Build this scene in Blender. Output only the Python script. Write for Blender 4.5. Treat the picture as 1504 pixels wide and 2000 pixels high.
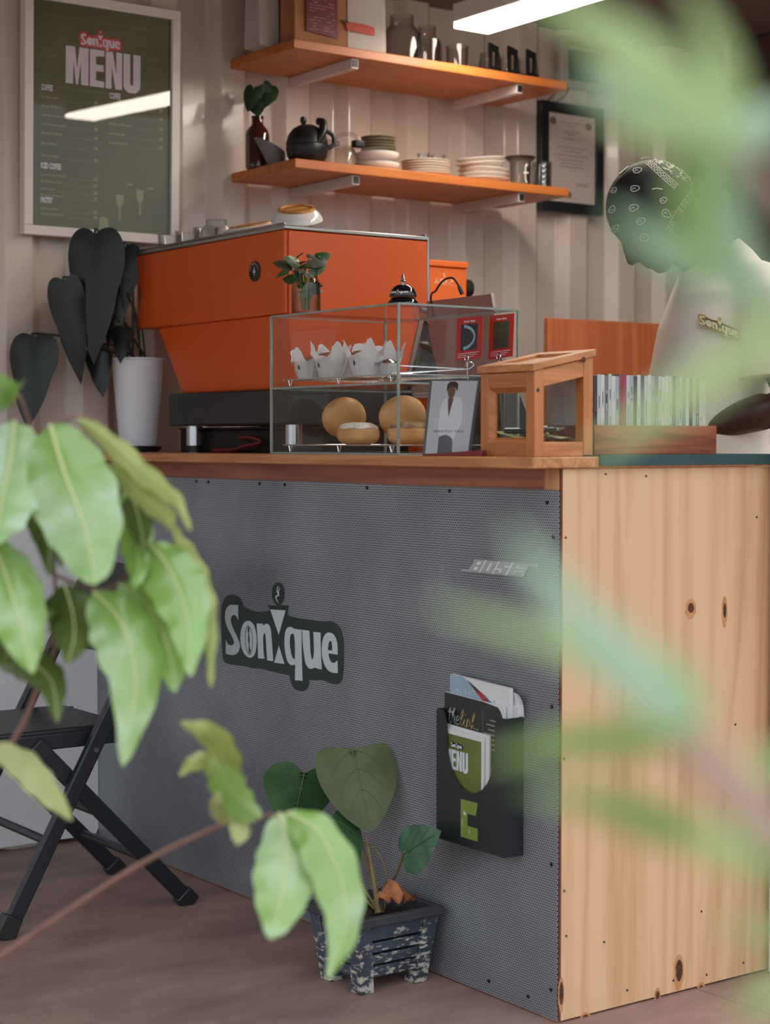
import bpy, bmesh, math, random
from mathutils import Vector as V, Matrix, Euler
from mathutils.geometry import tessellate_polygon
random.seed(7)
for o in list(bpy.data.objects): bpy.data.objects.remove(o)
sc = bpy.context.scene
COL = sc.collection
PI = math.pi

# ------------------------------------------------------------------ camera
# world axes: X runs along the plywood end of the counter, Y along its steel front,
# the counter's outer corner stands at the origin.
FPX = 3444.0                       # focal length in pixels of a 1504 x 2000 frame
PITCH = math.atan(138 / FPX)
YAW = math.atan2(2476, 3444.0)
CAM = V((-2.194, -2.488, 1.10))
S_, C_ = math.sin(YAW), math.cos(YAW)
RIGHT = V((C_, -S_, 0))
FH = V((S_, C_, 0)); UPZ = V((0, 0, 1))
FWD = FH * math.cos(PITCH) - UPZ * math.sin(PITCH)
UP = FH * math.sin(PITCH) + UPZ * math.cos(PITCH)
cam = bpy.data.cameras.new('camera')
camo = bpy.data.objects.new('camera', cam); COL.objects.link(camo)
camo.location = CAM
m3 = Matrix((RIGHT, UP, -FWD)).transposed()
camo.rotation_euler = m3.to_euler()
cam.sensor_fit = 'VERTICAL'; cam.sensor_height = 36.0; cam.lens = FPX / 2000 * 36
cam.clip_start = 0.02; cam.clip_end = 100
cam.dof.use_dof = True; cam.dof.focus_distance = 3.85; cam.dof.aperture_fstop = 3.6
sc.camera = camo
sc.cycles.transparent_max_bounces = 48

# ------------------------------------------------------------------ world and light
w = bpy.data.worlds.new('overcast_sky'); sc.world = w; w.use_nodes = True
bg = w.node_tree.nodes['Background']
# overcast sky: three times as bright overhead as at the horizon, dull ground below it
SKY = 1.7
_nt = w.node_tree
_tc = _nt.nodes.new('ShaderNodeTexCoord'); _sp = _nt.nodes.new('ShaderNodeSeparateXYZ'); _cr = _nt.nodes.new('ShaderNodeValToRGB')
_mr = _nt.nodes.new('ShaderNodeMapRange'); _mr.inputs[1].default_value = -1; _mr.inputs[2].default_value = 1
_nt.links.new(_tc.outputs['Generated'], _sp.inputs[0]); _nt.links.new(_sp.outputs[2], _mr.inputs[0]); _nt.links.new(_mr.outputs[0], _cr.inputs[0])
_e = _cr.color_ramp.elements
_e[0].position = .47; _e[0].color = (.13, .12, .11, 1)
_e[1].position = 1.0; _e[1].color = (.90, .96, 1.0, 1)
_m = _e.new(.51); _m.color = (.30, .33, .35, 1)
_nt.links.new(_cr.outputs[0], bg.inputs[0]); bg.inputs[1].default_value = SKY
vs = sc.view_settings
vs.view_transform = 'Standard'; vs.look = 'None'; vs.gamma = 1; vs.use_curve_mapping = False
vs.exposure = 0.64
LED_STRENGTH = 19.0

def _ray(px, py): return FWD + RIGHT * ((px - 752) / FPX) - UP * ((py - 1000) / FPX)
def _on(ax, px, py, v):
    d = _ray(px, py); return CAM + d * ((v - CAM[ax]) / d[ax])
def pX(px, py, v): return _on(0, px, py, v)      # where a line of sight meets the plane X = v
def pY(px, py, v): return _on(1, px, py, v)
def pZ(px, py, v): return _on(2, px, py, v)
def pD(px, py, d): return CAM + _ray(px, py) * d

# ------------------------------------------------------------------ materials
def lin(c):
    return tuple(((x / 255) / 12.92 if x / 255 <= .04045 else ((x / 255 + .055) / 1.055) ** 2.4) for x in c)
MATS = {}
def nd(nt, t, **kw):
    n = nt.nodes.new(t)
    for k, v in kw.items(): setattr(n, k, v)
    return n
def mat(name, rgb, rough=.5, metal=0., var=0., scale=8., stretch=(1, 1, 1), bump=0., bscale=60., spec=.5, coat=0., rgb2=None, trans=0., detail=4., ramp=None, emit=None):
    """procedural Principled material; noise between rgb and rgb2 (or +-var)"""
    if name in MATS: return MATS[name]
    m = bpy.data.materials.new(name); m.use_nodes = True
    nt = m.node_tree; b = nt.nodes['Principled BSDF']
    c = lin(rgb)
    b.inputs['Base Color'].default_value = (*c, 1)
    b.inputs['Roughness'].default_value = rough; b.inputs['Metallic'].default_value = metal
    b.inputs['Specular IOR Level'].default_value = spec
    b.inputs['Coat Weight'].default_value = coat
    tc = nd(nt, 'ShaderNodeTexCoord'); mp = nd(nt, 'ShaderNodeMapping')
    mp.inputs['Scale'].default_value = stretch
    nt.links.new(tc.outputs['Object'], mp.inputs['Vector'])
    if var or rgb2:
        n = nd(nt, 'ShaderNodeTexNoise'); n.inputs['Scale'].default_value = scale; n.inputs['Detail'].default_value = detail
        nt.links.new(mp.outputs[0], n.inputs['Vector'])
        r = nd(nt, 'ShaderNodeValToRGB')
        lo, hi = (ramp or (.35, .68))
        r.color_ramp.elements[0].position = lo; r.color_ramp.elements[1].position = hi
        c2 = lin(rgb2) if rgb2 else tuple(x * (1 - var) for x in c)
        r.color_ramp.elements[0].color = (*c, 1); r.color_ramp.elements[1].color = (*c2, 1)
        nt.links.new(n.outputs[0], r.inputs[0]); nt.links.new(r.outputs[0], b.inputs['Base Color'])
    if bump:
        n2 = nd(nt, 'ShaderNodeTexNoise'); n2.inputs['Scale'].default_value = bscale; n2.inputs['Detail'].default_value = 3
        nt.links.new(mp.outputs[0], n2.inputs['Vector'])
        bp = nd(nt, 'ShaderNodeBump'); bp.inputs['Strength'].default_value = bump; bp.inputs['Distance'].default_value = .01
        nt.links.new(n2.outputs[0], bp.inputs['Height']); nt.links.new(bp.outputs[0], b.inputs['Normal'])
    if trans:
        t = nd(nt, 'ShaderNodeBsdfTranslucent'); mx = nd(nt, 'ShaderNodeMixShader'); mx.inputs[0].default_value = trans
        src = b.inputs['Base Color']
        if src.is_linked: nt.links.new(src.links[0].from_socket, t.inputs[0])
        else: t.inputs[0].default_value = (*c, 1)
        out = nt.nodes['Material Output']
        nt.links.new(b.outputs[0], mx.inputs[1]); nt.links.new(t.outputs[0], mx.inputs[2]); nt.links.new(mx.outputs[0], out.inputs[0])
    if emit:
        b.inputs['Emission Color'].default_value = (*emit[0], 1); b.inputs['Emission Strength'].default_value = emit[1]
    MATS[name] = m
    return m
def glass(name, tint=(245, 250, 247), refl=1.0, rough=.02, density=.0):
    """thin clear glass: see-through with Fresnel reflection, darker towards its edges"""
    if name in MATS: return MATS[name]
    m = bpy.data.materials.new(name); m.use_nodes = True; nt = m.node_tree
    nt.nodes.remove(nt.nodes['Principled BSDF'])
    out = nt.nodes['Material Output']
    tr = nd(nt, 'ShaderNodeBsdfTransparent'); gl = nd(nt, 'ShaderNodeBsdfGlossy'); gl.inputs['Roughness'].default_value = rough
    lw = nd(nt, 'ShaderNodeLayerWeight'); lw.inputs[0].default_value = .35
    rp = nd(nt, 'ShaderNodeValToRGB')
    t = tuple((x / 255) ** .45 for x in tint); e = tuple(x * (1 - density) for x in t)
    rp.color_ramp.elements[0].color = (*t, 1); rp.color_ramp.elements[1].color = (*e, 1)
    nt.links.new(lw.outputs['Facing'], rp.inputs[0]); nt.links.new(rp.outputs[0], tr.inputs[0])
    fr = nd(nt, 'ShaderNodeFresnel'); fr.inputs[0].default_value = 1.45
    mu = nd(nt, 'ShaderNodeMath', operation='MULTIPLY'); mu.inputs[1].default_value = refl
    ge = nd(nt, 'ShaderNodeNewGeometry'); inv = nd(nt, 'ShaderNodeMath', operation='SUBTRACT'); inv.inputs[0].default_value = 1.
    nt.links.new(ge.outputs['Backfacing'], inv.inputs[1])
    m2 = nd(nt, 'ShaderNodeMath', operation='MULTIPLY'); nt.links.new(fr.outputs[0], m2.inputs[0]); nt.links.new(inv.outputs[0], m2.inputs[1])
    nt.links.new(m2.outputs[0], mu.inputs[0])
    mx = nd(nt, 'ShaderNodeMixShader')
    nt.links.new(mu.outputs[0], mx.inputs[0]); nt.links.new(tr.outputs[0], mx.inputs[1]); nt.links.new(gl.outputs[0], mx.inputs[2])
    nt.links.new(mx.outputs[0], out.inputs[0])
    MATS[name] = m
    return m
def wood(name, light, dark, axis=2, rough=.45, scale=3., sharp=(.3, .7), knots=None, rough_bump=.02):
    """grain drawn out along one axis"""
    if name in MATS: return MATS[name]
    m = bpy.data.materials.new(name); m.use_nodes = True; nt = m.node_tree; b = nt.nodes['Principled BSDF']
    tc = nd(nt, 'ShaderNodeTexCoord'); mp = nd(nt, 'ShaderNodeMapping')
    s = [9., 9., 9.]; s[axis] = .55
    mp.inputs['Scale'].default_value = s
    nt.links.new(tc.outputs['Object'], mp.inputs['Vector'])
    n1 = nd(nt, 'ShaderNodeTexNoise'); n1.inputs['Scale'].default_value = scale; n1.inputs['Detail'].default_value = 6; n1.inputs['Distortion'].default_value = .6
    nt.links.new(mp.outputs[0], n1.inputs['Vector'])
    s2 = [60., 60., 60.]; s2[axis] = 2.
    mp2 = nd(nt, 'ShaderNodeMapping'); mp2.inputs['Scale'].default_value = s2
    nt.links.new(tc.outputs['Object'], mp2.inputs['Vector'])
    n2 = nd(nt, 'ShaderNodeTexNoise'); n2.inputs['Scale'].default_value = scale; n2.inputs['Detail'].default_value = 2
    nt.links.new(mp2.outputs[0], n2.inputs['Vector'])
    # rings: bands of a stretched noise
    mu = nd(nt, 'ShaderNodeMath', operation='MULTIPLY'); mu.inputs[1].default_value = 7.
    nt.links.new(n1.outputs[0], mu.inputs[0])
    fr = nd(nt, 'ShaderNodeMath', operation='PINGPONG'); fr.inputs[1].default_value = .5
    nt.links.new(mu.outputs[0], fr.inputs[0])
    ad = nd(nt, 'ShaderNodeMath', operation='MULTIPLY_ADD'); ad.inputs[1].default_value = .5; 
    nt.links.new(n2.outputs[0], ad.inputs[0]); nt.links.new(fr.outputs[0], ad.inputs[2])
    r = nd(nt, 'ShaderNodeValToRGB')
    r.color_ramp.elements[0].position = sharp[0]; r.color_ramp.elements[1].position = sharp[1]
    r.color_ramp.elements[0].color = (*lin(dark), 1); r.color_ramp.elements[1].color = (*lin(light), 1)
    nt.links.new(ad.outputs[0], r.inputs[0]); nt.links.new(r.outputs[0], b.inputs['Base Color'])
    b.inputs['Roughness'].default_value = rough
    if rough_bump:
        bp = nd(nt, 'ShaderNodeBump'); bp.inputs['Strength'].default_value = rough_bump * 5; bp.inputs['Distance'].default_value = .002
        nt.links.new(n2.outputs[0], bp.inputs['Height']); nt.links.new(bp.outputs[0], b.inputs['Normal'])
    MATS[name] = m
    return m

# ------------------------------------------------------------------ object helpers
def rootmat(p):
    M = Matrix.Identity(4)
    while p is not None:
        M = p.matrix_basis @ M; p = p.parent
    return M
class MB:
    def __init__(s): s.v = []; s.f = []
    def add(s, vs_, fs):
        n = len(s.v); s.v += [V(a) for a in vs_]; s.f += [tuple(i + n for i in q) for q in fs]; return s
    def box(s, x0, x1, y0, y1, z0, z1):
        return s.add([(x0, y0, z0), (x1, y0, z0), (x1, y1, z0), (x0, y1, z0), (x0, y0, z1), (x1, y0, z1), (x1, y1, z1), (x0, y1, z1)],
                     [(0, 3, 2, 1), (4, 5, 6, 7), (0, 1, 5, 4), (1, 2, 6, 5), (2, 3, 7, 6), (3, 0, 4, 7)])
    def hexa(s, b4, t4):          # bottom loop (counter-clockwise from above) and top loop
        return s.add(list(b4) + list(t4), [(0, 3, 2, 1), (4, 5, 6, 7), (0, 1, 5, 4), (1, 2, 6, 5), (2, 3, 7, 6), (3, 0, 4, 7)])
    def bar(s, p0, p1, w, h, side=None):   # square bar between two points; w along side, h across
        p0, p1 = V(p0), V(p1); d = (p1 - p0).normalized()
        sd = V(side) if side is not None else V((0, 0, 1))
        a = (sd - d * sd.dot(d))
        if a.length < 1e-5: a = V((1, 0, 0)) - d * d.x
        a.normalize(); b = d.cross(a)
        a = a * w / 2; b = b * h / 2
        return s.hexa([p0 - a - b, p0 + a - b, p0 + a + b, p0 - a + b], [p1 - a - b, p1 + a - b, p1 + a + b, p1 - a + b])
    def tube(s, pts, r, n=8, caps=True):
        pts = [V(p) for p in pts]; rs = r if isinstance(r, (list, tuple)) else [r] * len(pts)
        base = len(s.v); t0 = (pts[1] - pts[0]).normalized()
        ref = V((0, 0, 1)) if abs(t0.z) < .9 else V((1, 0, 0))
        a = (ref - t0 * ref.dot(t0)).normalized()
        for i, p in enumerate(pts):
            t = (pts[min(i + 1, len(pts) - 1)] - pts[max(i - 1, 0)]).normalized()
            a = (a - t * a.dot(t)).normalized(); b = t.cross(a)
            for k in range(n):
                an = 2 * PI * k / n; s.v.append(p + (a * math.cos(an) + b * math.sin(an)) * rs[i])
        for i in range(len(pts) - 1):
            for k in range(n):
                s.f.append((base + i * n + k, base + i * n + (k + 1) % n, base + (i + 1) * n + (k + 1) % n, base + (i + 1) * n + k))
        if caps:
            s.f.append(tuple(base + k for k in reversed(range(n)))); e = base + (len(pts) - 1) * n
            s.f.append(tuple(e + k for k in range(n)))
        return s
    def cyl(s, p0, p1, r0, r1=None, n=20): return s.tube([p0, p1], [r0, r0 if r1 is None else r1], n)
    def lathe(s, prof, c=(0, 0, 0), n=28, M=None):
        base = len(s.v); c = V(c)
        for r, z in prof:
            for k in range(n):
                an = 2 * PI * k / n; p = V((r * math.cos(an), r * math.sin(an), z))
                if M is not None: p = M @ p
                s.v.append(c + p)
        for i in range(len(prof) - 1):
            for k in range(n):
                s.f.append((base + i * n + k, base + i * n + (k + 1) % n, base + (i + 1) * n + (k + 1) % n, base + (i + 1) * n + k))
        if prof[0][0] > 1e-4: s.f.append(tuple(base + k for k in reversed(range(n))))
        if prof[-1][0] > 1e-4:
            e = base + (len(prof) - 1) * n; s.f.append(tuple(e + k for k in range(n)))
        return s
    def ball(s, c, r, n=12, sz=1.0):
        return s.lathe([(r * math.sin(PI * i / n) + 1e-5, -r * sz * math.cos(PI * i / n)) for i in range(n + 1)], c, n * 2)
    def poly(s, loops, fn):       # flat filled outline with holes; fn maps (x, y) to a point
        ls = [[V((x, y, 0)) for x, y in lp] for lp in loops]
        tri = tessellate_polygon(ls); flat = [p for lp in ls for p in lp]
        return s.add([fn(p.x, p.y) for p in flat], [tuple(t) for t in tri])
    def slab(s, loop, fn, fn2):   # outline extruded from fn to fn2
        ls = [[V((x, y, 0)) for x, y in loop]]; tri = tessellate_polygon(ls); n = len(loop)
        s.add([fn(x, y) for x, y in loop] + [fn2(x, y) for x, y in loop],
              [tuple(t) for t in tri] + [tuple(i + n for i in reversed(t)) for t in tri] + [(i, (i + 1) % n, n + (i + 1) % n, n + i) for i in range(n)])
        return s
    def grid(s, nu, nv, fn, closed_u=False):
        base = len(s.v)
        for i in range(nu):
            for j in range(nv): s.v.append(V(fn(i / (nu - (0 if closed_u else 1)), j / (nv - 1))))
        for i in range(nu if closed_u else nu - 1):
            for j in range(nv - 1):
                a = (i + 1) % nu; s.f.append((base + i * nv + j, base + a * nv + j, base + a * nv + j + 1, base + i * nv + j + 1))
        return s
    def obj(s, name, m, parent=None, smooth=40, bevel=0, world=True, seg=2):
        me = bpy.data.meshes.new(name)
        vv = s.v
        if parent is not None and world:
            inv = rootmat(parent).inverted(); vv = [inv @ p for p in s.v]
        me.from_pydata([tuple(p) for p in vv], [], s.f); me.materials.append(m)
        bm = bmesh.new(); bm.from_mesh(me); bmesh.ops.recalc_face_normals(bm, faces=bm.faces); bm.to_mesh(me); bm.free()
        if smooth:
            me.polygons.foreach_set('use_smooth', [True] * len(me.polygons)); me.set_sharp_from_angle(angle=math.radians(smooth))
        o = bpy.data.objects.new(name, me); COL.objects.link(o)
        if parent is not None: o.parent = parent
        if bevel:
            b = o.modifiers.new('bevel', 'BEVEL'); b.width = bevel; b.segments = seg; b.limit_method = 'ANGLE'; b.angle_limit = math.radians(40)
        return o
def tag(o, label, cat, group=None):
    o['label'] = label; o['category'] = cat
    if group: o['group'] = group
    return o
def thing(name, label, cat, loc=(0, 0, 0), rz=0., group=None):
    o = bpy.data.objects.new(name, None); COL.objects.link(o)
    o.empty_display_size = .05; o.location = loc; o.rotation_euler = (0, 0, rz)
    return tag(o, label, cat, group)
def single(mb, name, m, label, cat, loc=None, group=None, **kw):
    """one-mesh thing built in world coordinates; its origin is set at its base"""
    if loc is None:
        lo = V((sum(p.x for p in mb.v) / len(mb.v), sum(p.y for p in mb.v) / len(mb.v), min(p.z for p in mb.v)))
    else: lo = V(loc)
    mb.v = [p - lo for p in mb.v]
    o = mb.obj(name, m, **kw); o.location = lo
    return tag(o, label, cat, group)
def struct(mb, name, m, **kw):
    o = mb.obj(name, m, **kw); o['kind'] = 'structure'; return o
def copy_tree(o, parent=None, loc=None, rz=None):
    c = o.copy(); COL.objects.link(c); c.parent = parent
    if loc is not None: c.location = loc
    if rz is not None: c.rotation_euler = (0, 0, rz)
    for ch in [k for k in bpy.data.objects if k.parent == o]: copy_tree(ch, c)
    return c
def smoothloop(lp, it=2, corner=62):
    """corner cutting that keeps sharp corners"""
    for _ in range(it):
        out = []; n = len(lp)
        for i in range(n):
            a, b, c = V((*lp[i - 1], 0)), V((*lp[i], 0)), V((*lp[(i + 1) % n], 0))
            d1, d2 = b - a, c - b
            if d1.length < 1e-9 or d2.length < 1e-9: continue
            if math.degrees(d1.angle(d2)) > corner: out.append(lp[i])
            else:
                out.append(tuple(b.lerp(a, .25))[:2]); out.append(tuple(b.lerp(c, .25))[:2])
        lp = out
    return lp
def curve(pts, n=6):
    """Catmull-Rom through points"""
    P = [V(p) for p in pts]; out = []
    for i in range(len(P) - 1):
        p0, p1, p2, p3 = P[max(i - 1, 0)], P[i], P[i + 1], P[min(i + 2, len(P) - 1)]
        for k in range(n):
            t = k / n
            out.append(.5 * ((2 * p1) + (p2 - p0) * t + (2 * p0 - 5 * p1 + 4 * p2 - p3) * t * t + (3 * p1 - p0 - 3 * p2 + p3) * t ** 3))
    return out + [P[-1]]
def frame(o, ex, ey):
    o, ex, ey = V(o), V(ex), V(ey); return lambda x, y: o + ex * x + ey * y
_tx = {}
def text2d(s, bold=0.):
    """built-in font: list of (verts2d, faces), left aligned, cap height about 0.7"""
    if (s, bold) in _tx: return _tx[(s, bold)]
    cu = bpy.data.curves.new('lettering', 'FONT'); cu.body = s; cu.offset = bold; cu.resolution_u = 2
    o = bpy.data.objects.new('lettering', cu); COL.objects.link(o)
    dg = bpy.context.evaluated_depsgraph_get(); me = o.evaluated_get(dg).to_mesh()
    r = ([(v.co.x, v.co.y) for v in me.vertices], [tuple(p.vertices) for p in me.polygons])
    bpy.data.objects.remove(o); bpy.data.curves.remove(cu)
    _tx[(s, bold)] = r
    return r
def addtext(mb, s, fn, x0, x1, y0, h, bold=0.):
    """text squeezed into x0..x1 with base line y0 and cap height h"""
    vs_, fs = text2d(s, bold)
    if not vs_: return mb
    xs = [a for a, _ in vs_]; a0, a1 = min(xs), max(xs)
    return mb.add([fn(x0 + (a - a0) / (a1 - a0) * (x1 - x0), y0 + b / .69 * h) for a, b in vs_], fs)
def rect(mb, fn, x0, x1, y0, y1): return mb.add([fn(x0, y0), fn(x1, y0), fn(x1, y1), fn(x0, y1)], [(0, 1, 2, 3)])
def stroke(mb, fn, pts, wd):
    """flat ribbon along 2-D points"""
    P = [V((x, y, 0)) for x, y in pts]
    for i in range(len(P) - 1):
        d = (P[i + 1] - P[i])
        if d.length < 1e-9: continue
        n = V((-d.y, d.x, 0)).normalized() * wd / 2; e = d.normalized() * wd * .25
        q = [P[i] - n - e, P[i + 1] - n + e, P[i + 1] + n + e, P[i] + n - e]
        mb.add([fn(a.x, a.y) for a in q], [(0, 1, 2, 3)])
    return mb
LOGO = {'S':[[(0.1388,0.3295),(0.1403,0.2588),(0.1239,0.2777),(0.0964,0.2831),(0.0747,0.2687),(0.0716,0.248),(0.096,0.2145),(0.1301,0.1819),(0.1543,0.1538),(0.1561,0.1337),(0.1394,0.1093),(0.105,0.0942),(0.0656,0.0903),(0.0258,0.0931),(0.0263,0.1613),(0.0411,0.1407),(0.0678,0.1355),(0.0955,0.1406),(0.1025,0.154),(0.0859,0.1779),(0.0465,0.2102),(0.0199,0.2437),(0.0191,0.2795),(0.0323,0.3087),(0.0622,0.3248),(0.0967,0.3279)]],'o':[[(0.2274,0.267),(0.2655,0.2591),(0.291,0.2363),(0.303,0.1925),(0.3009,0.1475),(0.2836,0.1108),(0.2503,0.094),(0.2168,0.0967),(0.1831,0.1135),(0.162,0.1444),(0.1564,0.1843),(0.1644,0.2204),(0.1888,0.2527)]],'n':[[(0.3015,0.2582),(0.355,0.2617),(0.3577,0.253),(0.3829,0.2655),(0.4061,0.2635),(0.4217,0.2476),(0.4289,0.2187),(0.444,0.0996),(0.3914,0.0992),(0.3825,0.1849),(0.378,0.2142),(0.3669,0.2221),(0.3566,0.2023),(0.36,0.1382),(0.3682,0.1033),(0.3138,0.0999),(0.3122,0.1585)]],'t1':[[(0.4184,0.331),(0.5475,0.3371),(0.4902,0.2217)]],'t2':[[(0.4909,0.1753),(0.5376,0.097),(0.4513,0.094)]],'q':[[(0.5652,0.2658),(0.6008,0.2669),(0.6229,0.2601),(0.6774,0.2624),(0.6772,0.2169),(0.6779,0.145),(0.6854,0.0378),(0.6221,0.0346),(0.625,0.1035),(0.5913,0.0952),(0.5601,0.109),(0.5396,0.1556),(0.5362,0.2039),(0.5427,0.2434)],[(0.6025,0.239),(0.5873,0.2328),(0.5801,0.2031),(0.5871,0.1602),(0.6047,0.128),(0.6224,0.1274),(0.6243,0.1638),(0.621,0.2165),(0.614,0.2376)]],'u':[[(0.6817,0.2628),(0.7407,0.2631),(0.7432,0.2277),(0.749,0.1616),(0.7601,0.1389),(0.7696,0.1446),(0.7748,0.1641),(0.7749,0.2068),(0.7708,0.261),(0.8278,0.2627),(0.8285,0.2071),(0.8367,0.1041),(0.796,0.1036),(0.7849,0.1081),(0.7531,0.0967),(0.7273,0.0997),(0.7057,0.119),(0.6953,0.1563),(0.6842,0.2127)]],'e':[[(0.8934,0.2704),(0.9308,0.2658),(0.9555,0.2377),(0.9595,0.1962),(0.9578,0.1797),(0.889,0.1791),(0.8898,0.166),(0.9056,0.1441),(0.9305,0.1397),(0.9578,0.1564),(0.9594,0.1016),(0.9304,0.0985),(0.893,0.1006),(0.8595,0.1206),(0.8386,0.1562),(0.8344,0.1982),(0.843,0.2368),(0.8641,0.2622)],[(0.9016,0.2351),(0.8891,0.2246),(0.8849,0.1927),(0.9165,0.1934),(0.9166,0.2154),(0.9116,0.2313)]],'bg':[[(-0.0184,0.2097),(-0.0177,0.3177),(0.0227,0.3617),(0.0774,0.3758),(0.1362,0.3723),(0.1749,0.3499),(0.1844,0.3254),(0.28,0.3103),(0.3925,0.3191),(0.4156,0.3307),(0.3898,0.3485),(0.5745,0.3614),(0.561,0.3396),(0.5654,0.3157),(0.6627,0.3091),(0.86,0.3135),(0.9101,0.32),(0.9597,0.3078),(0.9924,0.2782),(1.003,0.2328),(1.0004,0.1306),(0.9921,0.074),(0.9593,0.0527),(0.9096,0.0509),(0.8341,0.059),(0.7314,0.0453),(0.7357,0.0362),(0.727,0.0113),(0.6878,-0.0099),(0.6352,-0.0112),(0.5954,0.006),(0.5732,0.0497),(0.4373,0.0522),(0.307,0.0558),(0.25,0.0463),(0.1924,0.0539),(0.1341,0.0479),(0.0554,0.0448),(0.0056,0.0526),(-0.0093,0.0768)]],'bean':[[(0.5371,0.4106),(0.5344,0.3942),(0.527,0.379),(0.5153,0.3665),(0.5007,0.358),(0.4844,0.3542),(0.4681,0.3555),(0.4533,0.3619),(0.4416,0.3728),(0.4342,0.387),(0.4316,0.4032),(0.4343,0.4198),(0.4419,0.435),(0.4537,0.4475),(0.4685,0.456),(0.4849,0.4596),(0.5011,0.4581),(0.5157,0.4516),(0.5272,0.4407),(0.5346,0.4266)]],'st1':[[(0.482,0.4409),(0.4893,0.4414),(0.4802,0.4237),(0.4955,0.4101),(0.4937,0.3978),(0.4718,0.3913),(0.4772,0.3771),(0.4917,0.362),(0.4754,0.372),(0.4618,0.3882),(0.4664,0.3973),(0.4846,0.402),(0.471,0.4182)]],'st2':[[(0.4984,0.4347),(0.5029,0.4325),(0.4956,0.4199),(0.4892,0.4136),(0.492,0.4245)]],'ring':[[(0.2272,0.2449),(0.2511,0.2329),(0.2661,0.2042),(0.2697,0.1645),(0.2619,0.1237),(0.2408,0.1066),(0.2169,0.1194),(0.2027,0.1532),(0.2,0.1933),(0.2079,0.2292)],[(0.2291,0.241),(0.2491,0.2297),(0.2623,0.2029),(0.2659,0.1642),(0.2581,0.1259),(0.2408,0.1111),(0.2208,0.1222),(0.2065,0.1536),(0.2039,0.1926),(0.2118,0.2265)]],'fig':[[(0.2262,0.2383),(0.2377,0.2378),(0.2414,0.222),(0.2337,0.2063),(0.245,0.1823),(0.2372,0.1514),(0.2524,0.1278),(0.2408,0.1126),(0.2294,0.1256),(0.2353,0.1513),(0.224,0.1803),(0.2318,0.2062),(0.2223,0.2204)]]}
for k in LOGO:
    if k not in ('t1', 't2'): LOGO[k] = [smoothloop(lp, 2) for lp in LOGO[k]]
def logo(fn, parent, m_bg, m_let, m_dark=None, bgname='sticker_backing', world=True, lift=(0, 0, 0), detail=True, name='sticker_lettering'):
    """the shop's lettering on its rounded badge; fn maps logo units (1 wide) to the surface"""
    L = V(lift)
    if m_bg:
        mb = MB(); mb.poly(LOGO['bg'], fn); mb.poly(LOGO['bean'], lambda x, y: fn(x, y) + L * .3); b = mb.obj(bgname, m_bg, parent, 0, world=world)
    mb = MB(); f2 = lambda x, y: fn(x, y) + L
    for k in ('S', 'o', 'n', 't1', 't2', 'q', 'u', 'e'): mb.poly(LOGO[k], f2)
    if detail:
        mb.poly(LOGO['st1'], f2); mb.poly(LOGO['st2'], f2)
    mb.obj(name, m_let, parent, 0, world=world)
    if m_dark:
        mb = MB(); f3 = lambda x, y: fn(x, y) + L * 1.6
        mb.poly(LOGO['ring'], f3); mb.poly(LOGO['fig'], f3); mb.obj('letter_ornament', m_dark, parent, 0, world=world)
def menu_word(mb, fn, x0, x1, y0, y1):
    """MENU in tall condensed block capitals"""
    G = {'M': [(0, 0), (0, 1), (.40, 1), (.5, .42), (.60, 1), (1, 1), (1, 0), (.68, 0), (.66, .62), (.55, 0), (.45, 0), (.34, .62), (.32, 0)],
         'E': [(0, 0), (0, 1), (1, 1), (1, .84), (.42, .82), (.42, .6), (.95, .6), (.95, .42), (.42, .42), (.42, .17), (1, .16), (1, 0)],
         'N': [(0, 0), (0, 1), (.42, 1), (.66, .40), (.64, 1), (1, 1), (1, 0), (.6, 0), (.36, .6), (.36, 0)],
         'U': [(0, .12), (0, 1), (.38, 1), (.40, .18), (.5, .14), (.58, .18), (.58, 1), (1, 1), (1, .12), (.9, .02), (.7, -.05), (.3, -.05), (.1, .02)]}
    ws = [.31, .2, .23, .24]; x = 0; tot = sum(ws) + .02 * 3
    for ch, wd in zip('MENU', ws):
        mb.poly([G[ch]], lambda a, b, x=x, wd=wd: fn(x0 + (x + a * wd) / tot * (x1 - x0), y0 + b * (y1 - y0)))
        x += wd + .02
    return mb
HEART = smoothloop([(0, .02), (.06, -.07), (.2, -.16), (.36, -.12), (.47, .02), (.5, .2), (.44, .42), (.3, .68), (.13, .9), (.0, 1.02),
                    (-.13, .9), (-.3, .68), (-.44, .42), (-.5, .2), (-.47, .02), (-.36, -.12), (-.2, -.16), (-.06, -.07)], 2, 75)
def basis(p0, p1, nrm):
    ax = V(p1) - V(p0); L = ax.length; y = ax.normalized(); n = V(nrm); n = (n - y * n.dot(y)).normalized(); x = y.cross(n)
    return L, x, y, n
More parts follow.
